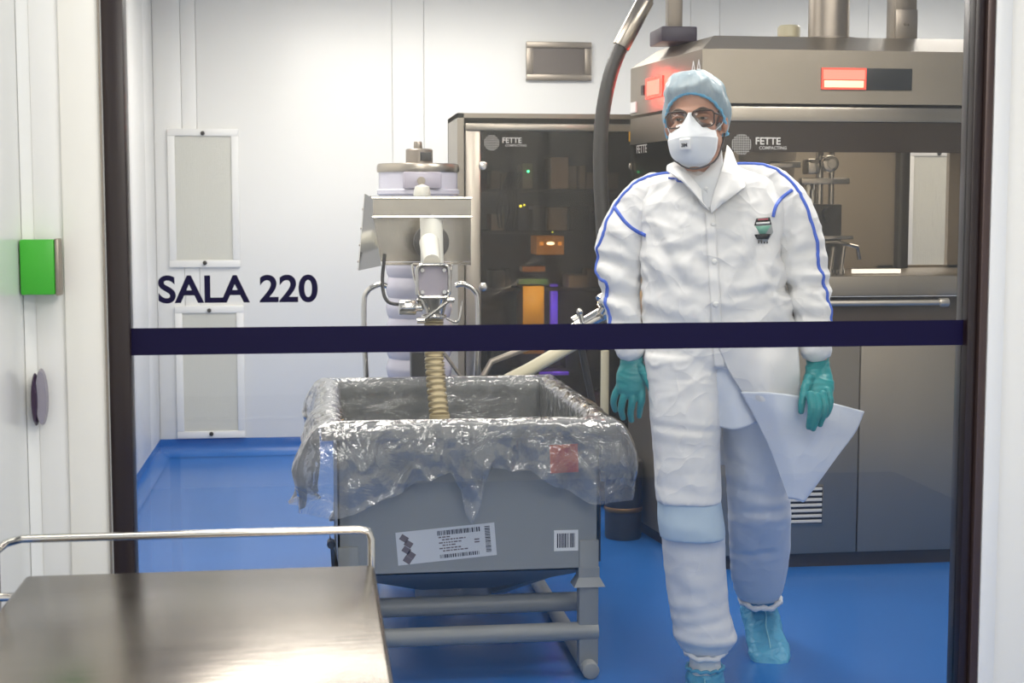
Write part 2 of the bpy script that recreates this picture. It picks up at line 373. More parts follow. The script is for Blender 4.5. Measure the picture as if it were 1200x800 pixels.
# turret inside
tu = MB().lathe([(.0, 0), (.24, 0), (.24, .05), (.20, .06), (.20, .12), (.23, .13), (.23, .18), (.15, .19), (.15, .26), (.0, .26)], (1.86, 6.02, 1.16)).build('turret', CHROME, t)
MB().cyl((1.86, 6.02, 1.42), (1.86, 6.02, 1.80), .10, .13, 32, .01).build('upper_cam_housing', STEELD, t)
for k in range(16):
    a = k / 16 * 2 * math.pi; x, y = 1.86 + .19 * math.cos(a), 6.02 + .19 * math.sin(a)
    MB().cyl((x, y, 1.34), (x, y, 1.50), .016, None, 10).cyl((x, y, 1.50), (x, y, 1.53), .024, None, 10).build('punch', CHROME, t)
MB().box(1.98, 2.10, 5.78, 5.9, 1.16, 1.44, .006).cyl((2.04, 5.77, 1.40), (2.04, 5.74, 1.40), .03, None, 18).build('feed_shoe', DGREY, t)
v = MB().cyl((2.01, 5.80, 1.44), (2.01, 5.80, 1.72), .016).cyl((2.06, 5.80, 1.44), (2.06, 5.80, 1.66), .012).box(1.93, 2.13, 5.78, 5.82, 1.52, 1.545, .003).box(1.95, 2.0, 5.76, 5.84, 1.56, 1.62, .006)
v.cyl((2.035, 5.79, 1.60), (2.035, 5.735, 1.60), .034, None, 24, .006).cyl((2.035, 5.736, 1.60), (2.035, 5.725, 1.60), .018, None, 16).box(1.80, 1.93, 5.79, 5.815, 1.585, 1.61, .003).build('feeder_valve', CHROME, t)
v = MB()
for k, x in enumerate((1.93, 1.975, 2.03, 2.075)): v.cyl((x, 5.72, 1.158), (x + .015, 5.72, 1.27 + .02 * (k % 2)), .011, .009, 14).cyl((x, 5.72, 1.158), (x, 5.72, 1.18), .02, None, 14)
v.tube([(1.92, 5.72, 1.285), (2.05, 5.71, 1.29), (2.14, 5.71, 1.27), (2.15, 5.71, 1.22)], .009, 10).box(1.9, 2.12, 5.70, 5.74, 1.30, 1.315, .002).build('clamp_row', CHROME, t)
MB().cyl((1.72, 5.85, 1.72), (1.72, 5.85, 1.80), .20, .24, 36, .01).build('hopper_ring', DGREY, t)
MB().box(2.12, 2.32, 5.70, 5.715, 1.165, 1.182).build('work_lamp', mat('lamp_strip', (1, 1, 1), .5, emit=(1, .97, .9), estr=1.6), t)
# window: printed dark top border and tinted glass
TINT = film('tinted_glass', (.87, .84, .80), gloss=.04, grough=.01)
TINTD = film('dark_tinted_glass', (.66, .62, .58), gloss=.03, grough=.01)
FR(X2, X3, 1.64, 1.757, YF + .004, YF + .012, 0).build('printed_border', mat('border_print', (.035, .026, .020), .18), t)
FR(X2, X3, 1.158, 1.64, YF + .004, YF + .012, 0).build('glass_pane', TINT, t)
for z0, z1, nm in ((1.757, 1.812, 'window_head'),): FR(X2, X3, z0, z1, YF - .002, YF + .03, .002).build(nm, STEEL, t)
FR(X2, X3, 1.812, 1.825, YF + .02, YF + .04, 0).build('shadow_gap', BLACK, t)
# left side of the working space (side glass) and lower cladding
def side(p, q, z0, z1, th=.02, off=0.):
    a, b = Vector((*p, 0)), Vector((*q, 0)); n = (b - a).cross(Vector((0, 0, 1))).normalized(); a -= n * off; b -= n * off
    c, e = b - n * th, a - n * th
    return MB().prism([(a.x, a.y), (b.x, b.y), (c.x, c.y), (e.x, e.y)], z0, z1)
SA, SB = (X0, YR), (X1, YF + .02)
side(SA, SB, .06, 1.158).build('side_cladding', PRESSM, t)
side(SA, SB, 1.158, 1.70, .008).build('side_glass', TINTD, t)
side(SA, SB, 1.70, 1.812).build('side_head', STEEL, t)
side(SB, (X2, YF), .06, 1.812).build('corner_post', PRESSM, t)
# upper housing with chamfered roof
MB().prism(foot, 1.825, 2.03).prism(foot, 2.03, 2.10, [(X1 + .09, YF + .2), (X2 + .02, YF + .18), (X3 - .1, YF + .18), (X3 - .1, YR - .1), (X0 + .1, YR - .1)]).build('upper_housing', PRESSM, t, ang=20)
RED = mat('red_lamp', (.9, .1, .06), .4, emit=(1, .045, .03), estr=1.3)
RED2 = mat('red_lamp_core', (.5, .1, .08), .4, emit=(1, .30, .20), estr=1.1)
q = MB().box(1.940, 2.305, YF - .006, YF + .001, 1.880, 1.963, .001).build('indicator_lamp', mat('lamp_off', (.035, .037, .038), .4), t)
MB().box(1.940, 2.118, YF - .009, YF - .0055, 1.881, 1.962).build('lit_lens', RED, q)
MB().box(1.946, 2.112, YF - .0105, YF - .0085, 1.918, 1.955).build('glowing_element', RED2, q)
MB().box(1.950, 2.108, YF - .0105, YF - .0085, 1.888, 1.914, .001).build('glowing_element', mat('red_lamp_hot', (.8, .5, .3), .4, emit=(1, .62, .38), estr=1.2), q)
def onside(s, z, w_, h, th=.006):     # box lying on the left side face, s = 0..1 along it
    a, b = Vector((*SA, 0)), Vector((*SB, 0)); dr = (b - a).normalized(); n = dr.cross(Vector((0, 0, 1))).normalized()
    c = a + (b - a) * s + Vector((0, 0, z)) + n * th / 2
    M = Matrix((dr, n, Vector((0, 0, 1)))).transposed().to_4x4(); M.translation = c
    return MB().box(-w_ / 2, w_ / 2, -th / 2, th / 2, -h / 2, h / 2, M=M)
q = onside(.37, 1.925, .20, .085).build('indicator_lamp', RED, t)
onside(.37, 1.925, .15, .06, .009).build('glowing_element', RED2, q)
area('press_fill_light', (2.2, 5.95, 1.79), .9, .4, 5.5, (1, .90, .76))  # no visible source: fill light added to lighten the press interior
l_ = area('red_lamp_light', (1.34, 6.15, 1.925), .14, .06, 1.1, (1, .05, .03), (0, R(-90), 0))
onside(.06, 1.86, .07, .045).build('sticker', PAPER, t)
onside(.20, 1.925, .03, .04).build('badge', BLACK, t)
a, b = Vector((*SA, 0)), Vector((*SB, 0)); dr = (b - a).normalized(); n = dr.cross(Vector((0, 0, 1))).normalized()
SROT = Matrix((dr, Vector((0, 0, 1)), -n * -1)).transposed()
LOGO = mat('logo_print', (.46, .44, .41), .5)
c = a + (b - a) * .86 + n * .002; text('lettering', 'AA', .085, (c.x, c.y, 1.935), SROT, PAPER, t)
def logo(cx, cy, cz, s, parent):
    g = MB()
    for k in range(-4, 5):
        h = math.sqrt(max(0, 1 - (k / 4.5) ** 2)) * s
        g.box(cx + k * s / 4.5 - s * .03, cx + k * s / 4.5 + s * .03, cy - .001, cy, cz - h, cz + h)
        g.box(cx - h, cx + h, cy - .001, cy, cz + k * s / 4.5 - s * .03, cz + k * s / 4.5 + s * .03)
    g.build('round_logo', LOGO, parent, smooth=False)
    text('lettering', 'FETTE', s * .95, (cx + s * 1.35, cy, cz + s * .02), FRONT, mat('letter_print', (.62, .60, .56), .5), parent, bold=s * .02)
    text('small_lettering', 'COMPACTING', s * .42, (cx + s * 1.75, cy, cz - s * .46), FRONT, LOGO, parent, bold=s * .01)
logo(1.628, YF + .002, 1.668, .040, t)
c = a + (b - a) * .12 + n * .006; text('lettering', 'FETTE', .05, (c.x, c.y, 1.66), SROT, LOGO, t)
# handle bar, vent grille
hb = MB().tube([(1.72, YF - .055, 1.056), (2.43, YF - .055, 1.056)], .0115, 14)
hb.cyl((2.415, YF - .055, 1.056), (2.455, YF - .055, 1.056), .017, None, 18, .004).build('handle_bar', mat('handle_steel', (.50, .46, .40), .42, .9), t)
for x in (1.75, 2.43): MB().cyl((x, YF - .055, 1.056), (x, YF + .03, 1.056), .010).build('handle_mount', STEEL, t)
g = FR(1.60, 1.979, .175, .335, YF - .004, YF + .002, .001).build('vent_plate', PRESSM, t)
for k in range(7):
    MB().box(1.615, 1.972, YF - .010, YF - .003, .186 + k * .0215, .197 + k * .0215, .0008).build('slat', mat('slat_white', (.66, .64, .60), .4) if k == 0 else bpy.data.materials['slat_white'], g)
MB().box(1.61, 1.975, YF - .0055, YF - .0035, .182, .330).build('dark_backing', BLACK, g)
# ducts and posts on the roof
t = thing('round_duct', 'wide brushed steel round duct rising from the press roof', 'duct', (2.09, 5.95, 2.1))
MB().lathe([(.083, 0), (.083, 1.0)], (2.09, 5.95, 2.1), 44).build('pipe', STEELD, t)
MB().lathe([(.125, 0), (.125, .010), (.088, .016), (.084, .016)], (2.085, 5.95, 2.1), 44).build('flange', STEELD, t)
t = thing('square_post', 'square steel post on the press roof near the door frame', 'post', (2.42, 5.95, 2.1))
MB().box(2.35, 2.445, 5.90, 5.99, 2.1, 2.8, .004).build('post', STEELD, t)
MB().box(2.352, 2.443, 5.885, 5.90, 2.1, 2.23, .003).cyl((2.39, 5.885, 2.17), (2.39, 5.875, 2.17), .006, None, 10).cyl((2.405, 5.885, 2.17), (2.405, 5.875, 2.17), .006, None, 10).build('bracket', STEELD, t)
t = thing('ivory_canister', 'small ivory canister standing on the press roof beside the duct', 'canister', (1.97, 6.1, 2.1))
MB().lathe([(.045, 0), (.047, .002), (.047, .03), (.044, .033), (.047, .037), (.047, .075), (.04, .083), (0, .085)], (1.97, 6.1, 2.1), 30).build('body', IVORY, t)
t = thing('support_column', 'slim steel column on a dark block above the press', 'column', (1.47, 6.3, 2.1))
MB().box(1.455, 1.515, 6.1, 6.16, 2.16, 2.8, .004).build('column', STEELD, t)
MB().box(1.41, 1.56, 6.03, 6.25, 2.103, 2.165, .006).build('clamp_block', mat('plum_block', (.035, .025, .045), .45), t)
t = thing('suction_hose', 'dark flexible hose curving down from a steel coupling beside the press', 'hose', (1.2, 6.1, 1.0))
hp = [(1.395, 6.1, 2.36), (1.36, 6.1, 2.28), (1.262, 6.1, 2.10), (1.215, 6.1, 1.98), (1.182, 6.1, 1.82), (1.172, 6.1, 1.65), (1.178, 6.1, 1.45), (1.20, 6.1, 1.2), (1.26, 6.12, .95)]
MB().tube(spline(hp[2:], 60), [.030 + .0009 * (k % 2) for k in range(60)], 20).build('hose', HOSEM, t)
MB().cyl(hp[1], (1.255, 6.1, 2.085), .036, .037, 28, .003).cyl((1.42, 6.1, 2.42), hp[1], .030).build('coupling', STEEL, t)
# ================================================================ electrical cabinet
CY = 6.9
t = cab = thing('control_cabinet', 'steel electrical cabinet with dark glass door and lit components inside', 'cabinet', (1.2, CY, 0))
CX0, CX1 = .654, 1.60
MB().box(CX0, CX0 + .03, CY, CY + .5, .05, 1.862).box(CX1 - .03, CX1, CY, CY + .5, .05, 1.862).box(CX0, CX1, CY, CY + .5, 1.84, 1.862).box(CX0, CX1, CY + .47, CY + .5, .05, 1.862).box(CX0, CX1, CY, CY + .5, .03, .08).build('body', PRESSM, t)
fr = MB()
for b in ((CX0 + .035, CX1 - .035, 1.78, 1.815), (CX0 + .035, CX1 - .035, .13, .2), (CX0 + .035, CX0 + .105, .2, 1.78), (CX1 - .1, CX1 - .035, .2, 1.78)): fr.box(b[0], b[1], CY - .03, CY + .0, b[2], b[3], .006)
fr.build('door_frame', STEEL, t)
MB().box(CX0 + .105, CX1 - .1, CY - .024, CY - .016, .2, 1.78).build('door_glass', film('cabinet_glass', (.62, .55, .475), gloss=.016, grough=.01), t)
for x, z in ((CX0 + .115, 1.62), (CX0 + .115, 1.06), (CX0 + .115, .5), (1.475, 1.62)): MB().cyl((x, CY - .02, z), (x, CY - .035, z), .023, .021, 22, .004).build('screw', CHROME, t)
logo(.81, CY - .026, 1.725, .036, t)
MB().box(1.455, 1.485, CY - .028, CY - .024, 1.735, 1.78).build('warning_sticker', YELLOW, t)
MB().box(CX0 + .03, CX1 - .03, CY + .44, CY + .468, .1, 1.83).build('backplate', DBROWN, t)
for z in (.62, 1.02, 1.30, 1.50):
    MB().box(CX0 + .13, CX1 - .06, CY + .30, CY + .44, z, z + .018, .002).build('mounting_rail', DGREY, t)
rnd = random.Random(4)
MODS = [DGREY, BLACK, mat('module_grey', (.30, .28, .25), .5), mat('module_brown', (.20, .15, .11), .5)]
CLR = {1.518: ((.98, 1.22),), 1.318: (), 1.038: ((.96, 1.20),), .64: ((.96, 1.20),), .30: ()}
cc = lambda x, w_, z0, z1, m, nm='module', d=.12: MB().box(x, x + w_, CY + .44 - d - .1, CY + .44, z0, z1, .003).build(nm, m, t)
for z0, zt in ((1.518, .12), (1.318, .13), (1.038, .10), (.64, .2), (.30, .22)):
    x = .84
    while x < 1.44:
        w_ = rnd.choice((.035, .05, .07, .1))
        if not any(x + w_ > p_ and x < q_ for p_, q_ in CLR[z0]): cc(x, w_ - .006, z0, z0 + zt * rnd.uniform(.6, 1), rnd.choice(MODS), d=rnd.uniform(.04, .12))
        x += w_
cc(1.13, .085, 1.52, 1.67, mat('module_white', (.62, .56, .52), .5), 'power_supply', .1)
cc(.99, .05, 1.52, 1.64, bpy.data.materials['module_grey'], 'relay', .11)
YB2 = mat('yellow_drive', (.95, .58, .02), .4)
for nm_, p_, e_, c_ in (('cabinet_fill_light', (1.05, CY + .05, 1.02), 1.9, (1, .80, .5)), ('violet_lamp', (1.16, CY + .2, .68), .8, (.2, .1, 1)), ('violet_lamp', (1.16, CY + .28, .95), .35, (.2, .1, 1))):  # warm point is an unseen fill added to brighten the yellow drive
    l_ = bpy.data.lights.new(nm_, 'POINT'); l_.energy = e_; l_.color = c_; l_.shadow_soft_size = .02
    o_ = bpy.data.objects.new(nm_, l_); COL.objects.link(o_); o_.location = p_
q = cc(.99, .105, .72, 1.05, YB2, 'yellow_drive', .12)
MB().box(.97, 1.11, CY + .2, CY + .3, 1.06, 1.085).build('green_terminal', mat('green_terminal', (.06, .20, .07), .5), t)
MB().box(.985, 1.095, CY + .2, CY + .3, 1.12, 1.145).build('orange_clip', mat('orange_clip', (.30, .13, .01), .5), t)
AMB = mat('amber_lamp', (.9, .45, .05), .4, emit=(1, .45, .03), estr=1.2)
q = cc(1.06, .135, 1.20, 1.29, mat('amber_housing', (.42, .22, .02), .3, emit=(.9, .4, .02), estr=.25), 'amber_module', .10)
for x in (1.075, 1.12, 1.165): MB().box(x, x + .018, CY + .235, CY + .242, 1.245, 1.262).build('amber_light', AMB, q)
MB().ell((1.128, CY + .235, 1.255), (.02, .008, .008)).build('white_light', mat('white_led', (1, 1, 1), .4, emit=(1, .9, .7), estr=5), q)
def led(x, z, col, s=.006, st=14, nm='indicator_light'):
    MB().ell((x, CY + .19, z), (s, s * .6, s), sub=2).build(nm, mat(nm, col, .4, emit=col, estr=st), t)
led(1.012, 1.60, (.05, 1, .35)); led(.975, 1.435, (.9, .85, .05), .006, 8); led(.993, 1.44, (.7, .75, .05), .005, 6); led(1.33, 1.645, (.7, .8, .1), .005, 6); led(1.13, 1.31, (.6, .8, .1), .004, 5)
PUR = mat('violet_lamp', (.15, .1, .9), .4, emit=(.16, .08, 1), estr=1.1)
MB().box(1.15, 1.185, CY + .36, CY + .40, .70, 1.05, .004).build('violet_tube', PUR, t)
MB().box(1.06, 1.20, CY + .12, CY + .15, .625, .64, .002).build('violet_tube', PUR, t)
for k in range(7):
    x = .88 + k * .012; MB().tube(spline([(x, CY + .25, 1.33), (x + .02 * rnd.uniform(-1, 1), CY + .2, 1.42), (x + .01, CY + .22, 1.52), (x + .05, CY + .26, 1.60)], 14), .004, 6).build('cable', BLACK, t)

t = thing('waste_drum', 'dark round drum on the floor between bin and press', 'drum', (1.31, 6.25, 0))
MB().lathe([(.075, 0), (.08, .01), (.08, .30), (.085, .31), (.085, .33), (.078, .34), (0, .34)], (1.31, 6.25, 0)).build('shell', DGREY, t)
MB().lathe([(.081, .12), (.084, .125), (.084, .135), (.081, .14)], (1.31, 6.25, 0)).build('hoop', mat('brass_hoop', (.22, .13, .05), .4, .6), t)
tag(MB().tube(spline([(1.215, 6.2, .30), (1.215, 6.2, .5), (1.215, 6.2, .82)], 8), .018, 16).build('riser_pipe', IVORY), 'upright ivory plastic pipe behind the gloved hand over the bin', 'pipe')

# ================================================================ vacuum conveyor with hopper, valve and hose
t = thing('vacuum_conveyor', 'milky plastic drum conveyor with steel lid, standing on a corrugated column', 'vacuum conveyor', (.41, 6.0, 0))
cx, cyy = .41, 6.0
pr_ = [(.155, 1.34), (.158, 1.345), (.158, 1.475), (.165, 1.48), (.165, 1.495), (.158, 1.50), (.158, 1.57)]
MB().lathe(pr_, (cx, cyy, 0), 56).build('drum', LILAC, t)
MB().lathe([(0, 1.566), (.163, 1.566), (.165, 1.572), (.165, 1.59), (.160, 1.60), (0, 1.602)], (cx, cyy, 0), 56).build('lid', STEEL, t)
MB().lathe([(0, 1.60), (.054, 1.60), (.054, 1.655), (.05, 1.66), (0, 1.66)], (cx + .005, cyy, 0), 36).build('motor_cap', mat('cap_metal', (.30, .26, .22), .4, .8), t)
MB().cyl((cx, cyy, 1.66), (cx, cyy, 1.69), .018, .016, 16, .003).build('knob', STEELD, t)
MB().box(cx + .005, cx + .05, cyy - .058, cyy - .05, 1.61, 1.645, .001).build('type_plate', BLACK, t)
MB().box(cx - .07, cx + .08, cyy - .170, cyy - .150, 1.50, 1.565, .006).build('front_window', mat('clear_plate', (.62, .58, .68), .15, trans=.3), t)
MB().cyl((cx + .0, cyy - .17, 1.53), (cx, cyy - .18, 1.53), .016, None, 16).build('port', STEELD, t)
cor = []
z = .05
while z < 1.34:
    ph = ((z * 1000) % 82) / 82; r = .120 + .014 * (1 - abs(2 * ph - 1)) ** .5; cor.append((r, z)); z += .0082
MB().lathe(cor, (cx - .0, cyy, 0), 48).build('corrugated_column', LILAC, t)
for s in (-1, 1):
    hx = cx + s * .135
    MB().tube(spline([(hx, 5.86, 1.12), (hx + s * .03, 5.86, 1.125), (hx + s * .075, 5.86, 1.10), (hx + s * .09, 5.86, 1.04), (hx + s * .085, 5.86, .8), (hx + s * .06, 5.86, .35), (hx + s * .05, 5.86, .03)], 30), .011, 12).build('tube_leg', CHROME, t)
# steel hood box
t = thing('steel_chute', 'polished open steel chute box with angled side flap in front of the drum', 'chute', (.36, 5.5, 1.2))
by0, by1 = 5.42, 5.72
f = MB()
f.poly([(.205, by0, 1.455), (.205, by0, 1.395), (.56, by0, 1.395), (.56, by0, 1.455)], .003)
f.poly([(.205, by1, 1.47), (.205, by1, 1.22), (.56, by1, 1.22), (.56, by1, 1.47)], .003)
f.poly([(.56, by0, 1.455), (.56, by0, 1.215), (.56, by1, 1.215), (.56, by1, 1.47)], .003)
f.poly([(.25, by0 + .05, 1.215), (.56, by0 + .05, 1.215), (.56, by1, 1.215), (.25, by1, 1.215)], .003)
f.build('box', mat('chute_steel', (.36, .33, .29), .2, 1., var=.15, vscale=14), t)
MB().tube([(.20, by0 - .004, 1.460), (.565, by0 - .004, 1.460)], .004, 8).tube([(.20, by0 - .004, 1.392), (.565, by0 - .004, 1.392)], .004, 8).build('lip', CHROME, t)
MB().poly([(.205, by0, 1.46), (.175, by0 - .03, 1.475), (.150, by0 - .03, 1.20), (.235, by0 + .02, 1.215), (.205, by0, 1.395)], .003).poly([(.177, by0 - .03, 1.475), (.150, by0 - .03, 1.20), (.150, by0 + .09, 1.20), (.177, by0 + .09, 1.475)], .003).poly([(.15, by0 - .03, 1.2), (.235, by0 + .02, 1.215), (.235, by1, 1.215), (.15, by0 + .12, 1.2)], .003).build('side_flap', CHROME, t)
for z in (1.23, 1.29, 1.35, 1.42):
    MB().ell((.150 + (z - 1.2) * .098, by0 + .03, z), (.004, .005, .005), sub=2).build('rivet', STEEL, t)
MB().cyl((.42, by0 + .02, 1.30), (.42, by0 + .06, 1.30), .065, None, 32, .004).build('dark_collar', DGREY, t)
MB().cyl((.42, by0 + .0, 1.22), (.42, by0 + .04, 1.40), .042, None, 28).build('white_spout', WHITEP, t)
MB().lathe([(.032, 0), (.034, .02), (.028, .045), (0, .055)], (.41, 5.78, 1.462), 24).build('white_cap', WHITEP, t)
t = thing('discharge_valve', 'steel discharge valve with square sight window above the ribbed hose', 'valve', (.405, 5.2, 1.1))
vy = 5.2
MB().tube([(.405, 5.36, 1.30), (.403, 5.27, 1.265), (.402, vy, 1.235)], [.036, .034, .03], 24).build('ivory_spout', WHITEP, t)
def rrect(cx, cz, hw, hh, r, n=6):
    o = []
    for sx, sz, a0 in ((1, 1, 0), (-1, 1, 90), (-1, -1, 180), (1, -1, 270)):
        for k in range(n + 1): a = R(a0 + 90 * k / n); o.append((cx + sx * (hw - r) + r * math.cos(a), cz + sz * (hh - r) + r * math.sin(a)))
    return o
MB().tube([(x, vy - .055, z) for x, z in rrect(.402, 1.172, .056, .056, .02)], .007, 10, closed=True).build('window_ring', CHROME, t)
MB().poly([(x, vy - .05, z) for x, z in rrect(.402, 1.172, .054, .054, .02)], -.012).build('sight_window', mat('sight_glass', (.34, .31, .36), .12, .2), t)
for sx in (-1, 1):
    for sz in (-1, 1): MB().cyl((.402 + sx * .038, vy - .052, 1.172 + sz * .038), (.402 + sx * .038, vy - .066, 1.172 + sz * .038), .009, .007, 12).build('bolt', CHROME, t)
MB().box(.352, .452, vy - .045, vy + .05, 1.115, 1.228, .008).box(.335, .47, vy - .02, vy + .02, 1.222, 1.232, .003).build('valve_body', STEELD, t)
MB().cyl((.402, vy, 1.115), (.408, vy, 1.050), .060, .036, 32).cyl((.408, vy, 1.052), (.408, vy, 1.040), .044, None, 32, .003).build('funnel', CHROME, t)
MB().cyl((.285, vy - .01, 1.078), (.345, vy - .01, 1.078), .026, None, 28, .004).cyl((.345, vy - .01, 1.078), (.38, vy - .01, 1.078), .014).build('actuator', CHROME, t)
MB().tube(spline([(.33, vy - .03, 1.23), (.34, vy - .04, 1.17), (.365, vy - .05, 1.10), (.38, vy - .05, 1.06)], 14), .004, 8).tube(spline([(.47, vy - .03, 1.23), (.462, vy - .04, 1.17), (.452, vy - .05, 1.10)], 14), .004, 8).tube(spline([(.45, vy - .03, 1.04), (.49, vy - .04, 1.03), (.505, vy - .03, 1.10)], 14), .0045, 8).build('clamp_wire', CHROME, t)
MB().tube([(.36, vy - .04, 1.03), (.455, vy - .04, 1.10)], .006, 8).cyl((.45, vy - .05, 1.105), (.475, vy - .05, 1.105), .009).cyl((.345, vy - .05, 1.035), (.37, vy - .05, 1.035), .011).build('clamp_lever', CHROME, t)
MB().tube(spline([(.245, 5.36, 1.26), (.235, 5.34, 1.15), (.255, 5.3, 1.09), (.33, 5.25, 1.085)], 24), .0065, 10).build('air_line', BLACK, t)
t = thing('ribbed_hose', 'beige ribbed hose hanging down into the lined bin', 'hose', (.41, 5.15, .7))
hc = spline([(.408, 5.2, 1.036), (.406, 5.19, .95), (.41, 5.15, .82), (.418, 5.1, .70)], 180)
HB = mat('beige_hose', (.46, .38, .22), .35); n_ = 19
MB().tube(hc, [.0315 + .0035 * math.cos(2 * math.pi * i / 180 * n_) for i in range(180)], 26, caps=False).build('hose_wall', HB, t)
for k in range(n_):
    p = Vector(hc[min(179, int((k + .5) * 180 / n_))]); MB().lathe([(.0325, -.002), (.036, -.001), (.036, .001), (.0325, .002)], p, 26).build('steel_rib', mat('rib', (.24, .19, .10), .3, .6) if k == 0 else bpy.data.materials['rib'], t)
MB().lathe([(.027, -.006), (.036, -.006), (.036, .012), (.027, .012), (.027, -.006)], hc[-1], 26).build('end_cuff', HB, t)
MB().cyl((hc[-1][0], hc[-1][1], hc[-1][2]), (hc[-1][0], hc[-1][1], hc[-1][2] + .005), .028).build('dark_bore', DBROWN, t)
# sloping outlet chute from the press
t = thing('outlet_chute', 'sloping ivory outlet tube with steel clamps running from press to bin', 'tube', (.9, 5.6, .9))
MB().tube([(.72, 5.62, .765), (.80, 5.64, .80), (1.00, 5.7, .90)], .026, 20).build('ivory_tube', IVORY, t)
MB().tube([(.96, 5.69, .93), (1.13, 5.72, 1.02)], .032, 20).cyl((1.00, 5.7, .965), (1.02, 5.7, .976), .042, None, 24).cyl((1.10, 5.7, 1.015), (1.115, 5.7, 1.022), .042, None, 24).build('steel_tube', CHROME, t)
MB().cyl((1.09, 5.66, 1.06), (1.22, 5.70, 1.14), .03, None, 24, .004).build('steel_elbow', CHROME, t)
v = MB().cyl((1.02, 5.66, .985), (1.01, 5.66, 1.02), .010).ell((1.01, 5.66, 1.025), (.014,) * 3, sub=2).cyl((1.09, 5.66, 1.02), (1.12, 5.65, 1.07), .014).ell((1.10, 5.65, 1.06), (.022,) * 3, sub=2).cyl((1.15, 5.66, 1.03), (1.17, 5.66, 1.06), .012)
v.build('clamp_knob', CHROME, t)
MB().tube([(.60, 5.6, .74), (.66, 5.62, .84), (.84, 5.66, .90)], .012, 12).tube([(.56, 5.6, .76), (.46, 5.6, .90)], .007, 10).tube([(.52, 5.6, .74), (.42, 5.6, .87)], .004, 8).build('support_bar', STEELD, t)
MB().tube([(1.02, 5.7, .90), (1.10, 5.75, .55), (1.10, 5.75, .02)], .014, 12).build('stand', BLACK, t)
MB().box(.36, .46, 5.70, 5.80, 0, .87, .004).build('stand', BLACK, t)

# ================================================================ grey bin
BX0, BX1, BY0, BY1, BZ = .035, .862, 4.36, 5.50, .79
t = bin_ = thing('product_bin', 'grey painted metal bin on a tube frame with labels on its front', 'bin', (.45, 4.9, 0))
def walls(z0, z1, o=0., th=.006):
    m = MB(); a, b, c, e = BX0 + .02 - o, BX1 - .02 + o, BY0 + .02 - o, BY1 - .02 + o
    return m.box(a, b, c, c + th, z0, z1).box(a, b, e - th, e, z0, z1).box(a, a + th, c, e, z0, z1).box(b - th, b, c, e, z0, z1)
walls(.33, BZ).build('bin_wall', GREYP, t, smooth=False)
rim = MB(); r_ = .026
rim.box(BX0 - r_, BX1 + r_, BY0 - r_, BY0 + .02, BZ - .045, BZ, .006).box(BX0 - r_, BX1 + r_, BY1 - .02, BY1 + r_, BZ - .045, BZ, .006).box(BX0 - r_, BX0 + .02, BY0, BY1, BZ - .045, BZ, .006).box(BX1 - .02, BX1 + r_, BY0, BY1, BZ - .045, BZ, .006)
rim.build('rim', GREYP, t)
a, b, c, e = BX0 + .02, BX1 - .02, BY0 + .02, BY1 - .02
mx, my = (a + b) / 2, (c + e) / 2
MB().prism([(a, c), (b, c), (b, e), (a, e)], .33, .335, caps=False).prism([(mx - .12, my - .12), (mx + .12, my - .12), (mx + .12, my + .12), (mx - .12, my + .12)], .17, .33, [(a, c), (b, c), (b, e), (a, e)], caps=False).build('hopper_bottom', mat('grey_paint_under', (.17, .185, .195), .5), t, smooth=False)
MB().cyl((mx, my, .12), (mx, my, .18), .13).build('outlet_ring', STEELD, t)
for x in (a + .03, b - .03):
    for y in (c + .015, e - .015):
        l = MB().box(x - .03, x + .03, y - .022, y + .022, .03, .42, .004).build('leg', GREYP, t)
        MB().prism([(x - .032, y - .024), (x + .032, y - .024), (x + .032, y + .024), (x - .032, y + .024)], .30, .335).prism([(x - .048, y - .036), (x + .048, y - .036), (x + .048, y + .036), (x - .048, y + .036)], .278, .305, [(x - .033, y - .025), (x + .033, y - .025), (x + .033, y + .025), (x - .033, y + .025)]).build('collar', GREYP, l, ang=15)
for x in (a + .03, b - .03): MB().cyl((x, c - .05, .026), (x, e + .05, .026), .026, None, 26, .004).build('skid_tube', GREYP, t)
MB().cyl((a, c + .01, .135), (b, c + .01, .135), .028, None, 26).build('cross_tube', GREYP, t)
MB().cyl((a, c + .17, .185), (b, c + .17, .185), .030, None, 26).build('cross_tube', GREYP, t)
MB().cyl((a, e - .01, .135), (b, e - .01, .135), .028, None, 26).build('cross_tube', GREYP, t)
for s, x0 in ((1, mx + .13), (-1, mx - .13)): MB().poly([(x0, my, .15), (x0 + s * .04, my, .15), (mx + s * .35, c + .1, .34), (mx + s * .31, c + .1, .34)], .03).build('brace', GREYP, t)
MB().poly([(a - .025, c + .05, .45), (a + .0, c + .05, .36), (a + .012, c + .05, .22), (a - .012, c + .05, .22)], .02).cyl((a - .02, c + .03, .42), (a - .02, c + .07, .42), .012).build('latch_lever', BLACK, t)
# labels on the front wall
LY = c - .0012
def lab(name, x, z, w_, h, rot, m=PAPER):
    M = Matrix.Translation((x, LY, z)) @ Matrix.Rotation(rot, 4, 'Y')
    return MB().box(-w_ / 2, w_ / 2, 0, .0011, -h / 2, h / 2, M=M).build(name, m, t), M
def bars(o, M, x0, x1, z0, z1, seed, m=INK, nm='barcode', step=.0022):
    rr = random.Random(seed); b = MB(); x = x0
    while x < x1:
        w_ = rr.choice((.6, 1, 1.8)) * step; b.box(x, min(x + w_, x1), -.0006, 0, z0, z1, M=M); x += w_ + rr.choice((.7, 1.3)) * step
    return b.build(nm, m, o, smooth=False)
o, M = lab('paper_label', .378, .420, .298, .100, R(-4.5), mat('label_paper', (.62, .64, .66), .5))
bars(o, M, -.025, .105, .028, .042, 1); bars(o, M, -.022, .098, -.042, -.031, 2)
vb = MB(); rr = random.Random(8); z = -.038
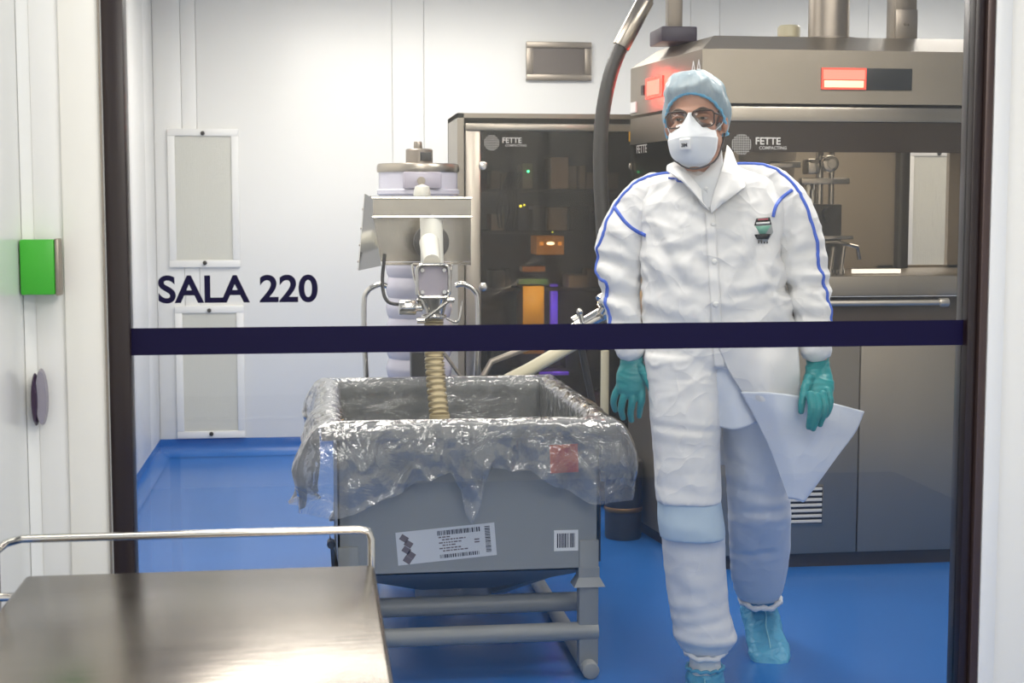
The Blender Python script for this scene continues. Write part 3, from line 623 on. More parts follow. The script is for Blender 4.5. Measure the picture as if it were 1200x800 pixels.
while z < .042: h = rr.choice((.001, .002, .003)); vb.box(.118, .134, -.0006, 0, z, z + h, M=M); z += h + .0018
vb.build('barcode', INK, o, smooth=False)
tx = MB()
for k, z in enumerate((.020, .012, .003, -.005, -.014, -.022)):
    x = -.022 if k % 2 == 0 else -.012
    for j in range(rr.randint(3, 7)):
        w_ = rr.uniform(.004, .013); tx.box(x, x + w_, -.0005, 0, z, z + .0038, M=M); x += w_ + .0025
    if k in (2, 3): tx.box(.085, .10, -.0005, 0, z, z + .004, M=M)
tx.build('printed_lines', INKG, o, smooth=False)
for k, (dx, dz) in enumerate(((-.125, .030), (-.113, .012), (-.121, -.006), (-.108, -.022), (-.120, -.036))):
    Md = M @ Matrix.Translation((dx, 0, dz)) @ Matrix.Rotation(R(38), 4, 'Y'); MB().box(-.012, .012, -.0006, 0, -.009, .009, M=Md).build('printed_diamond', INKG, o, smooth=False)
o, M = lab('small_label', .742, .420, .074, .064, 0); bars(o, M, -.028, .027, -.022, .022, 5)
lab('orange_sticker', .735, .671, .086, .086, R(-2), ORANGE)

# ---- transparent bag draped over the rim
t = None
FILM = film('clear_film', (.93, .94, .95), gloss=.11, grough=.05, diffuse=.17, dcol=(.90, .91, .93), bump=.022, bscale=10)
def rimpt(u):     # u along the rim perimeter (metres), starting front left, counter-clockwise seen from above
    W, D = BX1 - BX0 + .05, BY1 - BY0 + .05; r = .05
    segs = [(W, (1, 0)), (D, (0, 1)), (W, (-1, 0)), (D, (0, -1))]
    x, y = BX0 - .025, BY0 - .025
    for L, dvec in segs:
        if u <= L:
            px, py = x + dvec[0] * u, y + dvec[1] * u; nx, ny = dvec[1], -dvec[0]
            e0 = min(u, L - u)
            if e0 < .09:            # blend the outward direction round the corner
                k = .5 * (1 - e0 / .09); s = 1 if u > L / 2 else -1
                nx, ny = nx * (1 - k) + s * dvec[0] * k, ny * (1 - k) + s * dvec[1] * k; l = math.hypot(nx, ny); nx /= l; ny /= l
            return Vector((px, py, 0)), Vector((nx, ny, 0))
        u -= L; x += dvec[0] * L; y += dvec[1] * L
    return rimpt(0)
W_, D_ = BX1 - BX0 + .05, BY1 - BY0 + .05; PER = 2 * (W_ + D_)
HEM = [(0, .25), (.06, .265), (.2, .215), (.30, .17), (.375, .15), (.405, .20), (.42, .275), (.437, .30), (.455, .275), (.475, .19), (.50, .14), (.60, .15), (.70, .20), (.80, .25), (.87, .24), (W_ + .1, .22), (W_ + .4, .25), (W_ + D_, .2), (2 * W_ + D_, .2), (2 * W_ + 1.5 * D_, .24), (PER, .25)]
def hem(u):
    for (a, p), (b, q) in zip(HEM, HEM[1:]):
        if a <= u <= b: f = (u - a) / (b - a); f = f * f * (3 - 2 * f); return p + (q - p) * f
    return .2
def ridged(p, s): return 1 - abs(noise.noise(p * s)) * 2
NU, NI, NO = 620, 26, 46; rows = [[] for _ in range(NI + NO + 1)]
for i in range(NU + 1):
    u = PER * (i % NU) / NU; p, nn = rimpt(u); h = hem(u)
    corner = min(abs(u - c_) for c_ in (0, W_, W_ + D_, 2 * W_ + D_, PER))
    sidek = 1 if (W_ < u < W_ + D_ or u > 2 * W_ + D_) else .35 + .65 * max(0, 1 - corner / .15)
    tail = math.exp(-((u - .437) / .03) ** 2)
    for j in range(NI + NO + 1):
        if j < NI:      # inside, from below up to the rim
            f = 1 - j / NI; q = p - nn * (.066 + .016 * f) ; z = BZ - .42 * f + .004; amp = .0045
        else:
            f = (j - NI) / NO
            bul = math.sin(min(1, f * 1.6) * math.pi / 2) * (.014 + .05 * sidek * (.5 + .5 * math.sin((u if u < PER - .3 else u * 0 + (PER - .3) * (PER - u) / .3) * 5.1 + 1))) + .055 * math.exp(-(corner / .12) ** 2) * math.sin(min(1, f * 1.3) * math.pi * .62)
            over = min(1, f * NO / 5)
            q = p + nn * (-.055 * (1 - over) + .006 + bul * (1 - .25 * f)); z = BZ + .007 * math.sin(over * math.pi) + .006 - h * max(0, f - .03) / .97
            amp = .006 + .014 * f
            if tail > .05: q += nn * (.012 * tail * math.sin(f * math.pi)); 
            q += nn * .012 * math.sin(u * 42 + 3 * noise.noise(Vector((u * 3, f * 2, 0)))) * f * min(1, corner / .1)
        w3 = Vector((q.x, q.y, z))
        st_ = Vector((u * 9 + z * 4, z * 3.2 + .35 * nn.x, corner * .5)); vd = noise.voronoi(st_)[0]
        dsp = amp * 1.1 * (min(1, (vd[1] - vd[0]) * 2.2) - .5) * min(1, corner / .08 + .3) + (max(0, ridged(w3 + Vector((u, 0, 0)), 5.5)) ** 4 - .25) * amp * 1.2 + noise.noise(w3 * 19) * amp * .6 + noise.noise(w3 * 47) * amp * .2
        dsp *= min(1, corner / .10 + .25)
        q = q + nn * dsp
        z += noise.noise(Vector((u * 9, f * 4, 3))) * .006 * (1 if j > NI + 5 else 0)
        if j >= NI: 
            # stay outside the bin wall
            ov = (q - p).dot(nn)
            if f > .12 and ov < .004: q += nn * (.004 - ov)
        rows[j].append((q.x, q.y, z))
lin = MB().grid(rows).build('bag_liner', FILM, None, ang=180)
tag(lin, 'crumpled clear plastic bag liner draped over the rim of the grey bin', 'bag')
# ================================================================ person
TH = math.atan(math.tan(0)) + YAW + math.atan(235 / FPX); PD = 4.2
RX, RY = PD * math.sin(TH), PD * math.cos(TH)
person = thing('person', 'person walking in white coat with blue piping, hair cap, glasses, face mask and teal gloves', 'person', (RX, RY, 0), -TH)
fwv = Vector((math.sin(YAW) * math.cos(PIT), math.cos(YAW) * math.cos(PIT), -math.sin(PIT))); rtv = Vector((math.cos(YAW), -math.sin(YAW), 0)); upv = rtv.cross(fwv)
PM = Matrix.Translation((RX, RY, 0)) @ Matrix.Rotation(-TH, 4, 'Z'); PI_ = PM.inverted()
def lp(px, py, d=0.):
    """body coordinates (x to his left, y to his back, z up) of a measured point of the figure at body depth d"""
    o = PI_ @ Vector((0, 0, CAMH)); v = PI_.to_3x3() @ (fwv + rtv * ((px - 600) / FPX) + upv * ((400 - py) / FPX))
    return o + v * ((d - o.y) / v.y)
def pxs(d): return (PD + d) / FPX              # metres per measured unit at depth d
def pbuild(name, me, m, parent=None, ang=180, **tg):
    o = link(name, me, m, None, True, ang, **tg); o.parent = parent or person; return o
def loft(mb, rings, seg=40, pw=2.4, flip=False):
    """rings: (py, px left, px right, depth centre, half depth[, tilt]) -> closed elliptical tube"""
    st = []
    for r in rings:
        py, l, rr_, d, hd = r[:5]; c = lp((l + rr_) / 2, py, d); hw = (rr_ - l) / 2 * pxs(d); tl = r[5] if len(r) > 5 else 0
        ring = []
        for k in range(seg):
            a = 2 * math.pi * k / seg; ca, sa = math.cos(a), math.sin(a)
            x = abs(ca) ** (2 / pw) * (1 if ca > 0 else -1) * hw; y = abs(sa) ** (2 / pw) * (1 if sa > 0 else -1) * hd
            ring.append(mb.bm.verts.new((c.x + x, c.y + y, c.z + tl * y)))
        st.append(ring)
    for A, B in zip(st, st[1:]):
        for k in range(seg): mb.bm.faces.new((A[k], A[(k + 1) % seg], B[(k + 1) % seg], B[k]))
    mb.bm.faces.new(st[0][::-1]); mb.bm.faces.new(st[-1]); return mb
def limb(mb, pts, seg=24, n=24, asp=1.0, cap=True, ref=None):
    """pts: (Vector/tuple, radius) chain -> closed tapered tube with rounded ends"""
    P = spline([(*p, r) for p, r in pts], n); C = [Vector(p[:3]) for p in P]; Rr = [p[3] for p in P]
    if cap:
        t0 = (C[0] - C[1]).normalized(); t1 = (C[-1] - C[-2]).normalized(); pre, post = [], []
        for a in (.35, .7, .95): pre.append((C[0] + t0 * Rr[0] * a, Rr[0] * math.sqrt(1 - a * a))); post.append((C[-1] + t1 * Rr[-1] * a, Rr[-1] * math.sqrt(1 - a * a)))
        C = [p for p, _ in pre[::-1]] + C + [p for p, _ in post]; Rr = [r for _, r in pre[::-1]] + Rr + [r for _, r in post]
    mb2 = MB(); ref = Vector(ref or (0, 1, 0)); rings = []
    for i, p in enumerate(C):
        t = (C[min(i + 1, len(C) - 1)] - C[max(i - 1, 0)]).normalized(); v = (ref - t * ref.dot(t)).normalized(); u = v.cross(t)
        rings.append([mb.bm.verts.new(p + (u * math.cos(2 * math.pi * k / seg) + v * asp * math.sin(2 * math.pi * k / seg)) * Rr[i]) for k in range(seg)])
    mb2.bm.free()
    for A, B in zip(rings, rings[1:]):
        for k in range(seg): mb.bm.faces.new((A[k], A[(k + 1) % seg], B[(k + 1) % seg], B[k]))
    mb.bm.faces.new(rings[0][::-1]); mb.bm.faces.new(rings[-1]); return mb
def LP(px, py, d, r): return (tuple(lp(px, py, d)), r)
def segd(p, a, b):
    ab = b - a; t = max(0, min(1, (p - a).dot(ab) / ab.length_squared)); return (p - a - ab * t).length, t
def fold(me, creases, base=.004, seed=0., front=True, s1=7., s2=17.):
    """cloth folds: real relief. creases: (px0, py0, px1, py1, width, amplitude) on the front of the figure"""
    cr = []
    for c in creases:
        a, b = lp(c[0], c[1]), lp(c[2], c[3]); c = c if min(c[1], c[3]) < 400 else (*c[:5], c[5] * .55); cr.append((Vector((a.x, a.z)), Vector((b.x, b.z)), c[4] * .0024, c[5] * .001))
    off = Vector((seed * 7.1, seed * 3.3, seed))
    nr = [v.normal.copy() for v in me.vertices]
    base0 = base
    for v, n in zip(me.vertices, nr):
        co = v.co; base = base0 * (.4 if co.z < .95 and base0 < .004 else 1); q = Vector((co.x, co.y * 1.0, co.z))
        warp = Vector((noise.noise(q * 3 + off), noise.noise(q * 3 + off + Vector((9, 0, 0))), noise.noise(q * 3 - off))) * .10
        w1 = q + warp
        r1 = 1 - abs(noise.noise(Vector((w1.x * s1, w1.y * s1, w1.z * s1 * .8)) + off)) * 2.2
        r2 = 1 - abs(noise.noise(w1 * s2 - off)) * 2.2
        vd = noise.voronoi(Vector((w1.x * 7, w1.y * 5, w1.z * 10)) + off)[0]; e1 = min(1, (vd[1] - vd[0]) * 2.6)
        w2 = Vector((w1.x * .75, w1.y, w1.z * 1.15)); t1 = max(0, 1 - abs(noise.noise(w2 * 8 + off)) * 7); t2 = max(0, 1 - abs(noise.noise(w2 * 15 - off)) * 6)
        dz = base * 1.8 * noise.noise(w1 * 5.5 + off) + base * 1.25 * t1 * max(0, .6 + noise.noise(w1 * 4)) + base * .6 * t2 + base * .35 * (e1 - .6)
        if n.y < .3:
            k = min(1, (.3 - n.y) / .5); p2 = Vector((co.x, co.z))
            for a, b, w_, am in cr:
                if abs(p2.x - a.x) > .3 or abs(p2.y - a.y) > .3: continue
                ds, t = segd(p2, a, b)
                if ds < 3 * w_: e = math.exp(-(ds / w_) ** 2) * math.sin(math.pi * min(1, .15 + t * .85)) ; dz += k * am * (e - .45 * math.exp(-((ds - 1.6 * w_) / w_) ** 2))
        v.co = co + n * dz
    me.update()
COAT = mat('white_nonwoven', (.78, .78, .78), .6, bump=.0035, bscale=15, sub=.0, var=.015)
COAT2 = mat('reflection_tint_nonwoven', (.70, .75, .84), .6, bump=.0008, bscale=18)  # coat white tinted blue: floor reflection in the door glass put into the colour
BAND = mat('reflection_blue_nonwoven', (.50, .62, .72), .6, bump=.001, bscale=18)  # blue of a glass reflection painted into the lower coat cloth
PIPE = mat('blue_piping', (.04, .12, .60), .5)
TROU = mat('white_overall', (.73, .74, .76), .62, bump=.0035, bscale=13)
SKIN = mat('skin', (.54, .29, .20), .5, sub=.12, var=.06, vscale=30)
TEAL = mat('teal_nitrile', (.0, .23, .25), .38, bump=.0012, bscale=26, bstretch=(1, 1, 2.2))
COVER = mat('blue_shoe_cover', (.09, .36, .56), .45, bump=.003, bscale=28)
CAPM = film('hair_cap', (.62, .78, .86), gloss=.03, grough=.4, diffuse=.62, dcol=(.60, .78, .88), bump=.006, bscale=38)
MASK = mat('white_mask', (.80, .83, .86), .65, bump=.0002, bscale=120)
crinkle(COAT, 4.2, .018); crinkle(TROU, 4, .010); crinkle(COAT2, 4, .010); crinkle(COVER, 14, .012)
# --- head frame
HD = -.045
HC = lp(815, 140, HD); HM = Matrix.Translation(HC) @ Matrix.Rotation(R(-9), 4, 'Z') @ Matrix.Rotation(R(-3), 4, 'Y')
def hp_(x, y, z): return HM @ Vector((x, y, z))        # head coordinates: x his left, -y face, z up from the eye line
hb = MB()
hb.ell(hp_(0, .012, .035), (.072, .092, .082), HM.to_3x3().to_4x4()); hb.ell(hp_(0, -.022, -.035), (.060, .064, .075), HM.to_3x3().to_4x4())
hb.ell(hp_(0, -.045, -.088), (.036, .035, .030), HM.to_3x3().to_4x4()); hb.ell(hp_(0, -.068, .018), (.050, .018, .012), HM.to_3x3().to_4x4())
for s in (-1, 1):
    hb.ell(hp_(s * .040, -.056, -.030), (.022, .020, .020), HM.to_3x3().to_4x4()); hb.ell(hp_(s * .055, .0, -.06), (.016, .035, .03), HM.to_3x3().to_4x4())
limb(hb, [(hp_(0, -.080, .005), .008), (hp_(0, -.092, -.018), .010), (hp_(0, -.100, -.040), .014)], n=8, seg=14)
limb(hb, [(hp_(-.022, -.080, -.070), .007), (hp_(0, -.088, -.068), .009), (hp_(.022, -.080, -.070), .007)], n=8, seg=12)
limb(hb, [(hp_(-.018, -.078, -.080), .008), (hp_(0, -.085, -.081), .009), (hp_(.018, -.078, -.080), .008)], n=8, seg=12)
for s in (-1, 1):
    hb.ell(hp_(s * .078, .012, -.012), (.010, .018, .032), (HM.to_3x3() @ Matrix.Rotation(R(s * 18), 3, 'Z')).to_4x4())
# neck, trunk and limbs of the same continuous body
nk = lp(832, 232, .02)
limb(hb, [(hp_(0, .03, -.03), .055), (hp_(0, .035, -.09), .060), (nk, .066)], n=12)
loft(hb, [(225, 790, 880, .03, .07), (245, 755, 915, .03, .09), (300, 775, 895, .01, .095), (370, 780, 895, .0, .095), (430, 778, 898, .01, .10), (462, 800, 880, .02, .08)])
LARM = [(750, 236, .02), (728, 318, .01), (741, 412, -.05)]; RARM = [(908, 236, .02), (942, 320, .02), (957, 416, -.05)]
for A, s in ((LARM, 1), (RARM, -1)):
    limb(hb, [(lp(*A[0]), .050), (lp(*A[1]), .038), (lp(*A[2]), .028)])
    e = lp(A[2][0] + s * 0, A[2][1] + 38, -.06); limb(hb, [(lp(*A[2]), .026), (e, .028)], asp=.6)
LEG1 = [(808, 440, .01), (814, 590, -.04), (826, 740, -.02), (826, 775, -.02)]; LEG2 = [(872, 440, .02), (887, 590, .22), (890, 690, .60), (891, 705, .62)]
for A in (LEG1, LEG2): limb(hb, [(lp(*A[0]), .075), (lp(*A[1]), .050), (lp(*A[2]), .036), (lp(*A[3]), .034)])
bm_ = remesh(hb.mesh(), .0048, 3)
for v in bm_.vertices:       # eye sockets
    q = HM.inverted() @ v.co
    if q.y < -.03:
        for s in (-1, 1):
            dd = math.hypot((q.x - s * .033) / .020, (q.z - .0) / .012)
            if dd < 1.6: v.co += HM.to_3x3() @ Vector((0, .010 * math.exp(-dd * dd), 0))
body = pbuild('body', bm_, SKIN)
EYEW = mat('eye_white', (.42, .36, .33), .2); IRIS = mat('iris', (.03, .018, .012), .1); BROW = mat('brow_hair', (.07, .05, .04), .8)
def hbuild(mb, name, m, parent=None, ang=180, **tg): return pbuild(name, mb.mesh(), m, parent, ang, **tg)
for s in (-1, 1):
    e = hbuild(MB().ell(hp_(s * .033, -.066, -.001), (.0120, .012, .0052), HM.to_3x3().to_4x4()), 'eye', EYEW)
    hbuild(MB().ell(hp_(s * .033 - .001, -.0765, -.001), (.0058, .003, .0052), HM.to_3x3().to_4x4(), sub=2), 'iris', IRIS, e)
    hbuild(limb(MB(), [(hp_(s * .017, -.078, .002), .0030), (hp_(s * .033, -.0805, .0055), .0046), (hp_(s * .049, -.072, .001), .0030)], n=10, seg=8), 'eyelid', SKIN, e)
    hbuild(limb(MB(), [(hp_(s * .016, -.084, .017), .0035), (hp_(s * .034, -.083, .023), .004), (hp_(s * .052, -.070, .017), .0025)], n=12, seg=8), 'eyebrow', BROW)
# glasses
gl = MB(); GF = mat('glasses_frame', (.045, .022, .014), .3)
def lens_pts(s, k=1.): return [hp_(s * .0355 + x * k, -.092 + abs(s * .0355 + x) ** 2 * 3.2, -.004 + z * k) for x, z in rrect(0, 0, .0285, .0215, .012)]
for s in (-1, 1):
    gl.tube(lens_pts(s), .0024, 8, closed=True)
    gl.tube([hp_(s * .064, -.082, .008), hp_(s * .074, -.05, .006), hp_(s * .078, .0, .002)], .0024, 8)
gl.tube([hp_(-.008, -.093, .003), hp_(0, -.096, .006), hp_(.008, -.093, .003)], .0022, 8)
glo = hbuild(gl, 'glasses', GF)
LENS = film('spectacle_lens', (.95, .93, .90), gloss=.025)
for s in (-1, 1): hbuild(MB().poly(lens_pts(s, .97), .001), 'lens', LENS, glo)
# mask: three folded panels over nose, mouth and chin
MP = [(.024, .006, .100, .0), (.008, .018, .112, .0), (-.010, .034, .118, 0), (-.030, .056, .124, 0), (-.040, .066, .127, 0), (-.044, .068, .126, 0), (-.060, .066, .124, 0), (-.078, .062, .117, 0), (-.096, .052, .104, 0), (-.110, .038, .086, 0), (-.118, .018, .070, 0)]
MP = [(z - .012, hw, p) for z, hw, p, _ in MP]
rows_ = []
for z, hw, p in spline(MP, 44):
    row = []
    for k in range(33):
        t = -1 + 2 * k / 32; back = .058 if hw > .05 else .03 + hw * .5
        y = -p + (p - back) * abs(t) ** 2.1; row.append(hp_(t * hw, y, z + .010 * abs(t) ** 2 * (1 if z > -.05 else -.2)))
    rows_.append(row)
mk = hbuild(MB().grid(rows_), 'face_mask', MASK, ang=50); solid(mk, .002)
hbuild(MB().tube([hp_(t * .052, -.118 + .045 * abs(t / 1) ** 2.1 - .0085, -.053 + .004 * t * t) for t in [k / 8 for k in range(-8, 9)]], .0011, 6), 'fold_seam', mat('mask_seam', (.60, .63, .66), .6), mk)
Mv = HM @ Matrix.Translation((-.008, -.134, -.072)) @ Matrix.Rotation(R(6), 4, 'X')
vv = hbuild(MB().box(-.015, .015, -.003, .010, -.015, .015, .003, 3, M=Mv), 'exhale_valve', mat('valve_plastic', (.86, .86, .86), .3), mk, 35)
hbuild(MB().box(-.013, .013, -.0045, -.002, .006, .013, .001, M=Mv), 'valve_ridge', bpy.data.materials['valve_plastic'], vv, 35)
tme = text('lettering', '3M', .013, (0, 0, 0), Matrix.Identity(3), INK, None, bold=.0006)
tme.data.transform(Mv @ Matrix.Translation((-.0100, -.0042, -.0070)) @ FRONT.to_4x4()); tme.parent = vv
STRAP = mat('mask_strap', (.06, .055, .06), .6)
hbuild(MB().tube(spline([hp_(-.068, -.045, -.045), hp_(-.058, -.055, -.10), hp_(-.02, -.078, -.132), hp_(.02, -.07, -.135), hp_(.056, -.03, -.115), hp_(.072, .0, -.07), hp_(.074, .03, -.04)], 30), .0025, 8), 'chin_strap', STRAP, mk)
hbuild(MB().tube([hp_(.060, -.062, -.04), hp_(.074, -.02, -.02), hp_(.080, .03, .01)], .0015, 6).tube([hp_(-.060, -.062, -.04), hp_(-.074, -.02, -.02), hp_(-.080, .03, .01)], .0015, 6), 'ear_strap', bpy.data.materials['mask_seam'], mk)
# bouffant cap
rows_ = []; NC = 96
for j in range(22):
    f = j / 21; row = []
    for k in range(NC + 1):
        a = 2 * math.pi * (k % NC) / NC; ca, sa = math.cos(a), math.sin(a)
        el = f * math.pi / 2                       # 0 hem .. top
        front = max(0, -sa)
        hemz = .044 - .080 * (1 - front) ** 1.2 * (1 if sa < 1 else 1)
        hemz = .060 * front ** .5 - .046 * (1 - front)
        top = .130
        puff = math.sin(min(1, f * 3.2) * math.pi / 2) * .014
        rx, ry = (.080 + puff), (.094 + puff * 1.3)
        c_ = math.cos(el) ** .85 if el < math.pi / 2 - 1e-4 else 0
        gath = math.sin(a * 34 + 2 * math.sin(a * 5)) * .0022 * max(0, 1 - f * 1.6)
        q = Vector((ca * (rx + gath) * c_, (sa * (ry + gath)) * c_ + .012, hemz + (top - hemz) * math.sin(el)))
        dn = noise.noise(q * 22) * .005 + (1 - abs(noise.noise(q * 14 + Vector((3, 1, 2))) * 2)) * .005 + max(0, 1 - abs(noise.noise(Vector((a * 3, q.z * 9, 1)))) * 6) * .004
        q += Vector((ca, sa, .6)).normalized() * dn * 1.5 * min(1, f * 5 + .2)
        row.append(HM @ q)
    rows_.append(row)
cp_ = hbuild(MB().grid(rows_), 'hair_cap', CAPM)
hem_ = [rows_[0][k] + (rows_[0][k] - HC).normalized() * .002 for k in range(NC)]
hbuild(MB().tube([p + Vector((0, 0, .003)) for p in hem_], [.0042 + .0007 * math.sin(k * 1.7) for k in range(NC)], 8, closed=True), 'elastic_hem', mat('cap_elastic', (.16, .46, .68), .6, bump=.002, bscale=200), cp_)
hr = MB()
hr.ell(hp_(0, .022, .035), (.0755, .090, .080), HM.to_3x3().to_4x4())
hbuild(hr, 'hair', mat('grey_hair', (.20, .17, .15), .8, bump=.002, bscale=90))

# --- coat
cm = MB()
loft(cm, [(196, 812, 862, .01, .055), (203, 792, 880, .015, .075), (214, 765, 905, .02, .098), (238, 752, 918, .01, .115), (270, 752, 914, .0, .128), (300, 752, 914, -.005, .135), (335, 752, 922, -.01, .138), (380, 753, 929, -.01, .14), (412, 756, 934, -.01, .14), (426, 757, 935, -.01, .135)], pw=2.6)
sleeves = [MB(), MB()]
limb(sleeves[0], [LP(800, 212, .02, .030), LP(768, 221, .02, .046), LP(747, 241, .02, .062), LP(731, 275, .012, .070), LP(725, 312, .0, .066), LP(727, 345, -.02, .057), LP(732, 378, -.045, .050), LP(738, 405, -.06, .043)], asp=.95)
limb(sleeves[1], [LP(866, 205, .02, .034), LP(896, 212, .02, .048), LP(917, 232, .02, .062), LP(932, 268, .015, .070), LP(941, 310, .005, .066), LP(949, 348, -.02, .058), LP(953, 382, -.045, .051), LP(956, 407, -.06, .044)], asp=.95)
# skirt: his right front panel down to the hem
loft(cm, [(415, 757, 845, -.050, .098), (460, 760, 844, -.055, .104), (500, 763, 844, -.058, .108), (550, 767, 844, -.06, .112), (585, 769, 845, -.06, .114)], pw=3.)
cme = remesh(cm.mesh(), .0056, 3, .5)
CR = [(757, 262, 800, 330, 8, -9), (760, 300, 815, 312, 9, 6), (770, 330, 838, 340, 9, -7), (758, 350, 830, 372, 8, 6), (775, 290, 835, 268, 7, 5), (790, 245, 836, 262, 6, -4), (905, 262, 870, 320, 8, -7), (918, 300, 868, 350, 9, 6), (925, 335, 858, 345, 6, -8), (928, 360, 850, 380, 8, 5), (850, 300, 905, 290, 7, 4), (760, 405, 835, 445, 10, 2.5), (790, 465, 842, 445, 7, -2), (770, 490, 843, 497, 4, -5), (768, 500, 842, 508, 6, 4), (800, 420, 840, 500, 8, 4), (860, 420, 925, 440, 12, 6), (870, 440, 930, 415, 9, -5), (800, 200, 760, 235, 5, -4),
      (700, 300, 745, 312, 6, -9), (705, 318, 750, 335, 7, 9), (703, 340, 748, 345, 6, -9), (708, 352, 750, 366, 6, 8), (712, 372, 752, 378, 5, -7), (715, 260, 750, 300, 7, 6), (730, 240, 756, 285, 7, -6), (722, 290, 752, 318, 6, 5),
      (915, 300, 965, 290, 6, -7), (912, 318, 966, 322, 6, 8), (918, 338, 968, 332, 6, -10), (920, 352, 970, 358, 6, 8), (926, 368, 970, 372, 5, -8), (930, 250, 912, 300, 7, -6), (945, 270, 920, 320, 7, 5), (775, 540, 840, 530, 8, 3), (772, 560, 842, 570, 7, -3)]
fold(cme, CR, .0036, 1.)
coat = pbuild('coat', cme, COAT)
VV = [v.co.copy() for v in cme.vertices]; FF = [tuple(p.vertices) for p in cme.polygons]
for k, sm in enumerate(sleeves):
    sme = remesh(sm.mesh(), .0062, 3); fold(sme, CR, .0042, 2. + k, s1=9.); pbuild('sleeve', sme, COAT, coat)
    n0 = len(VV); VV += [v.co.copy() for v in sme.vertices]; FF += [tuple(i + n0 for i in p.vertices) for p in sme.polygons]
bvh = BVHTree.FromPolygons(VV, FF)
def snap(p, off=.001):
    l, n, i, dd = bvh.find_nearest(p); return l + n * off
def fsnap(px, py, off=.001, d0=-.4):
    p = lp(px, py, -.1); l, n, i, dd = bvh.ray_cast(Vector((p.x, -1., p.z)), Vector((0, 1, 0)))
    if l is None: return snap(p, off)
    return l + Vector((0, -off, 0))
def piping(pts3, r=.0054, n=60, name='blue_piping', m=PIPE):
    q = [snap(Vector(p), .0005) for p in spline([tuple(p) for p in pts3], n)]
    return hbuild(MB().tube(q, r, 8, asp=.7), name, m, coat)
piping([lp(786, 197, .0), lp(765, 206, .0), lp(742, 219, -.01), lp(718, 243, -.02), lp(706, 275, -.035), lp(697, 305, -.02), lp(700, 325, -.04), lp(710, 331, -.06), lp(706, 348, -.07), lp(714, 378, -.07), lp(720, 400, -.07)], n=90)
piping([fsnap(x, y) for x, y in ((718, 243), (724, 251), (731, 260), (740, 268), (748, 273), (756, 276))], n=30)
piping([lp(860, 184, .0), lp(885, 188, .0), lp(912, 198, -.01), lp(932, 217, -.02), lp(946, 250, -.03), lp(958, 285, -.04), lp(960, 305, -.05), lp(967, 340, -.05), lp(972, 378, -.06), lp(973, 400, -.06)], n=90)
piping([fsnap(x, y) for x, y in ((930, 222), (923, 227), (917, 232), (911, 239), (908, 246), (906, 254))], n=30)
# collar and lapels (folded sheets) and shirt below them
def sheet(name, rws, m, parent, nx=14, ny=14, th=.0025, amp=.002, sd=0., mo=None):
    rs = [spline([tuple(p) for p in r], nx) for r in rws]; cols = list(zip(*rs)); cols = [spline(list(c), ny) for c in cols]
    g = [[Vector(cols[i][j]) for i in range(nx)] for j in range(ny)]
    for r in g:
        for p in r: p += Vector((0, 1, 0)) * (noise.noise(p * 16 + Vector((sd, 0, 0))) * amp + (1 - abs(noise.noise(p * 9 + Vector((0, sd, 0)))) * 2) * amp)
    o = hbuild(MB().grid(g), name, m, parent); return solid(o, th)
sheet('collar', [[lp(790, 190, -.03), lp(782, 194, -.05), lp(781, 200, -.09)], [lp(800, 196, -.08), lp(798, 206, -.12), lp(800, 213, -.125)], [lp(822, 222, -.125), lp(824, 238, -.14), lp(831, 246, -.142)]], COAT, coat, amp=.001)
sheet('lapel', [[lp(852, 170, .02), lp(858, 178, .03), lp(862, 190, .03)], [lp(846, 196, -.08), lp(862, 202, -.09), lp(873, 216, -.085)], [lp(834, 236, -.135), lp(848, 228, -.145), lp(869, 222, -.12)], [lp(834, 250, -.14), lp(838, 246, -.148), lp(850, 236, -.145)]], COAT, coat, amp=.001, nx=18, ny=22)
piping([lp(782, 197, -.06), lp(790, 204, -.1), lp(803, 208, -.12)], r=.0035, n=20)
sh = sheet('shirt_front', [[lp(800, 196, -.06), lp(820, 206, -.085), lp(846, 176, -.03)], [lp(806, 212, -.10), lp(822, 216, -.115), lp(848, 205, -.09)], [lp(822, 240, -.128), lp(830, 244, -.130), lp(846, 236, -.125)]], mat('grey_white_shirt', (.66, .68, .70), .7), None, amp=.0006, nx=18, ny=22)
hbuild(MB().ell(lp(827, 221, -.122), (.0058, .003, .0052), sub=2), 'button', PAPER, sh)
hbuild(MB().tube([lp(822, 208, -.102), lp(829, 226, -.124)], .001, 6), 'placket_seam', bpy.data.materials['mask_seam'], sh)
# front placket with buttons
pk = [fsnap(833, 250 + 17 * k, .003) if k < 12 else None for k in range(11)]
pk = [fsnap(833 + .9 * k, 250 + 17 * k, .003) for k in range(11)]
rw = []
for k in range(44):
    y = 248 + k * 4.2; x = 832 + k * .25; rw.append([fsnap(x + dx, y, .0035) for dx in (-6, -3, 0, 3, 6)])
for i in range(len(rw)):
    my_ = min(p.y for p in rw[i])
    for p in rw[i]: p.y = .5 * p.y + .5 * my_
o = hbuild(MB().grid(rw), 'placket', COAT, coat); solid(o, .002)
for y in (262, 306, 355, 400):
    p = fsnap(836 + (y - 262) * .03, y, .007); hbuild(MB().ell(p, (.008, .003, .008), sub=2), 'button', PAPER, coat)
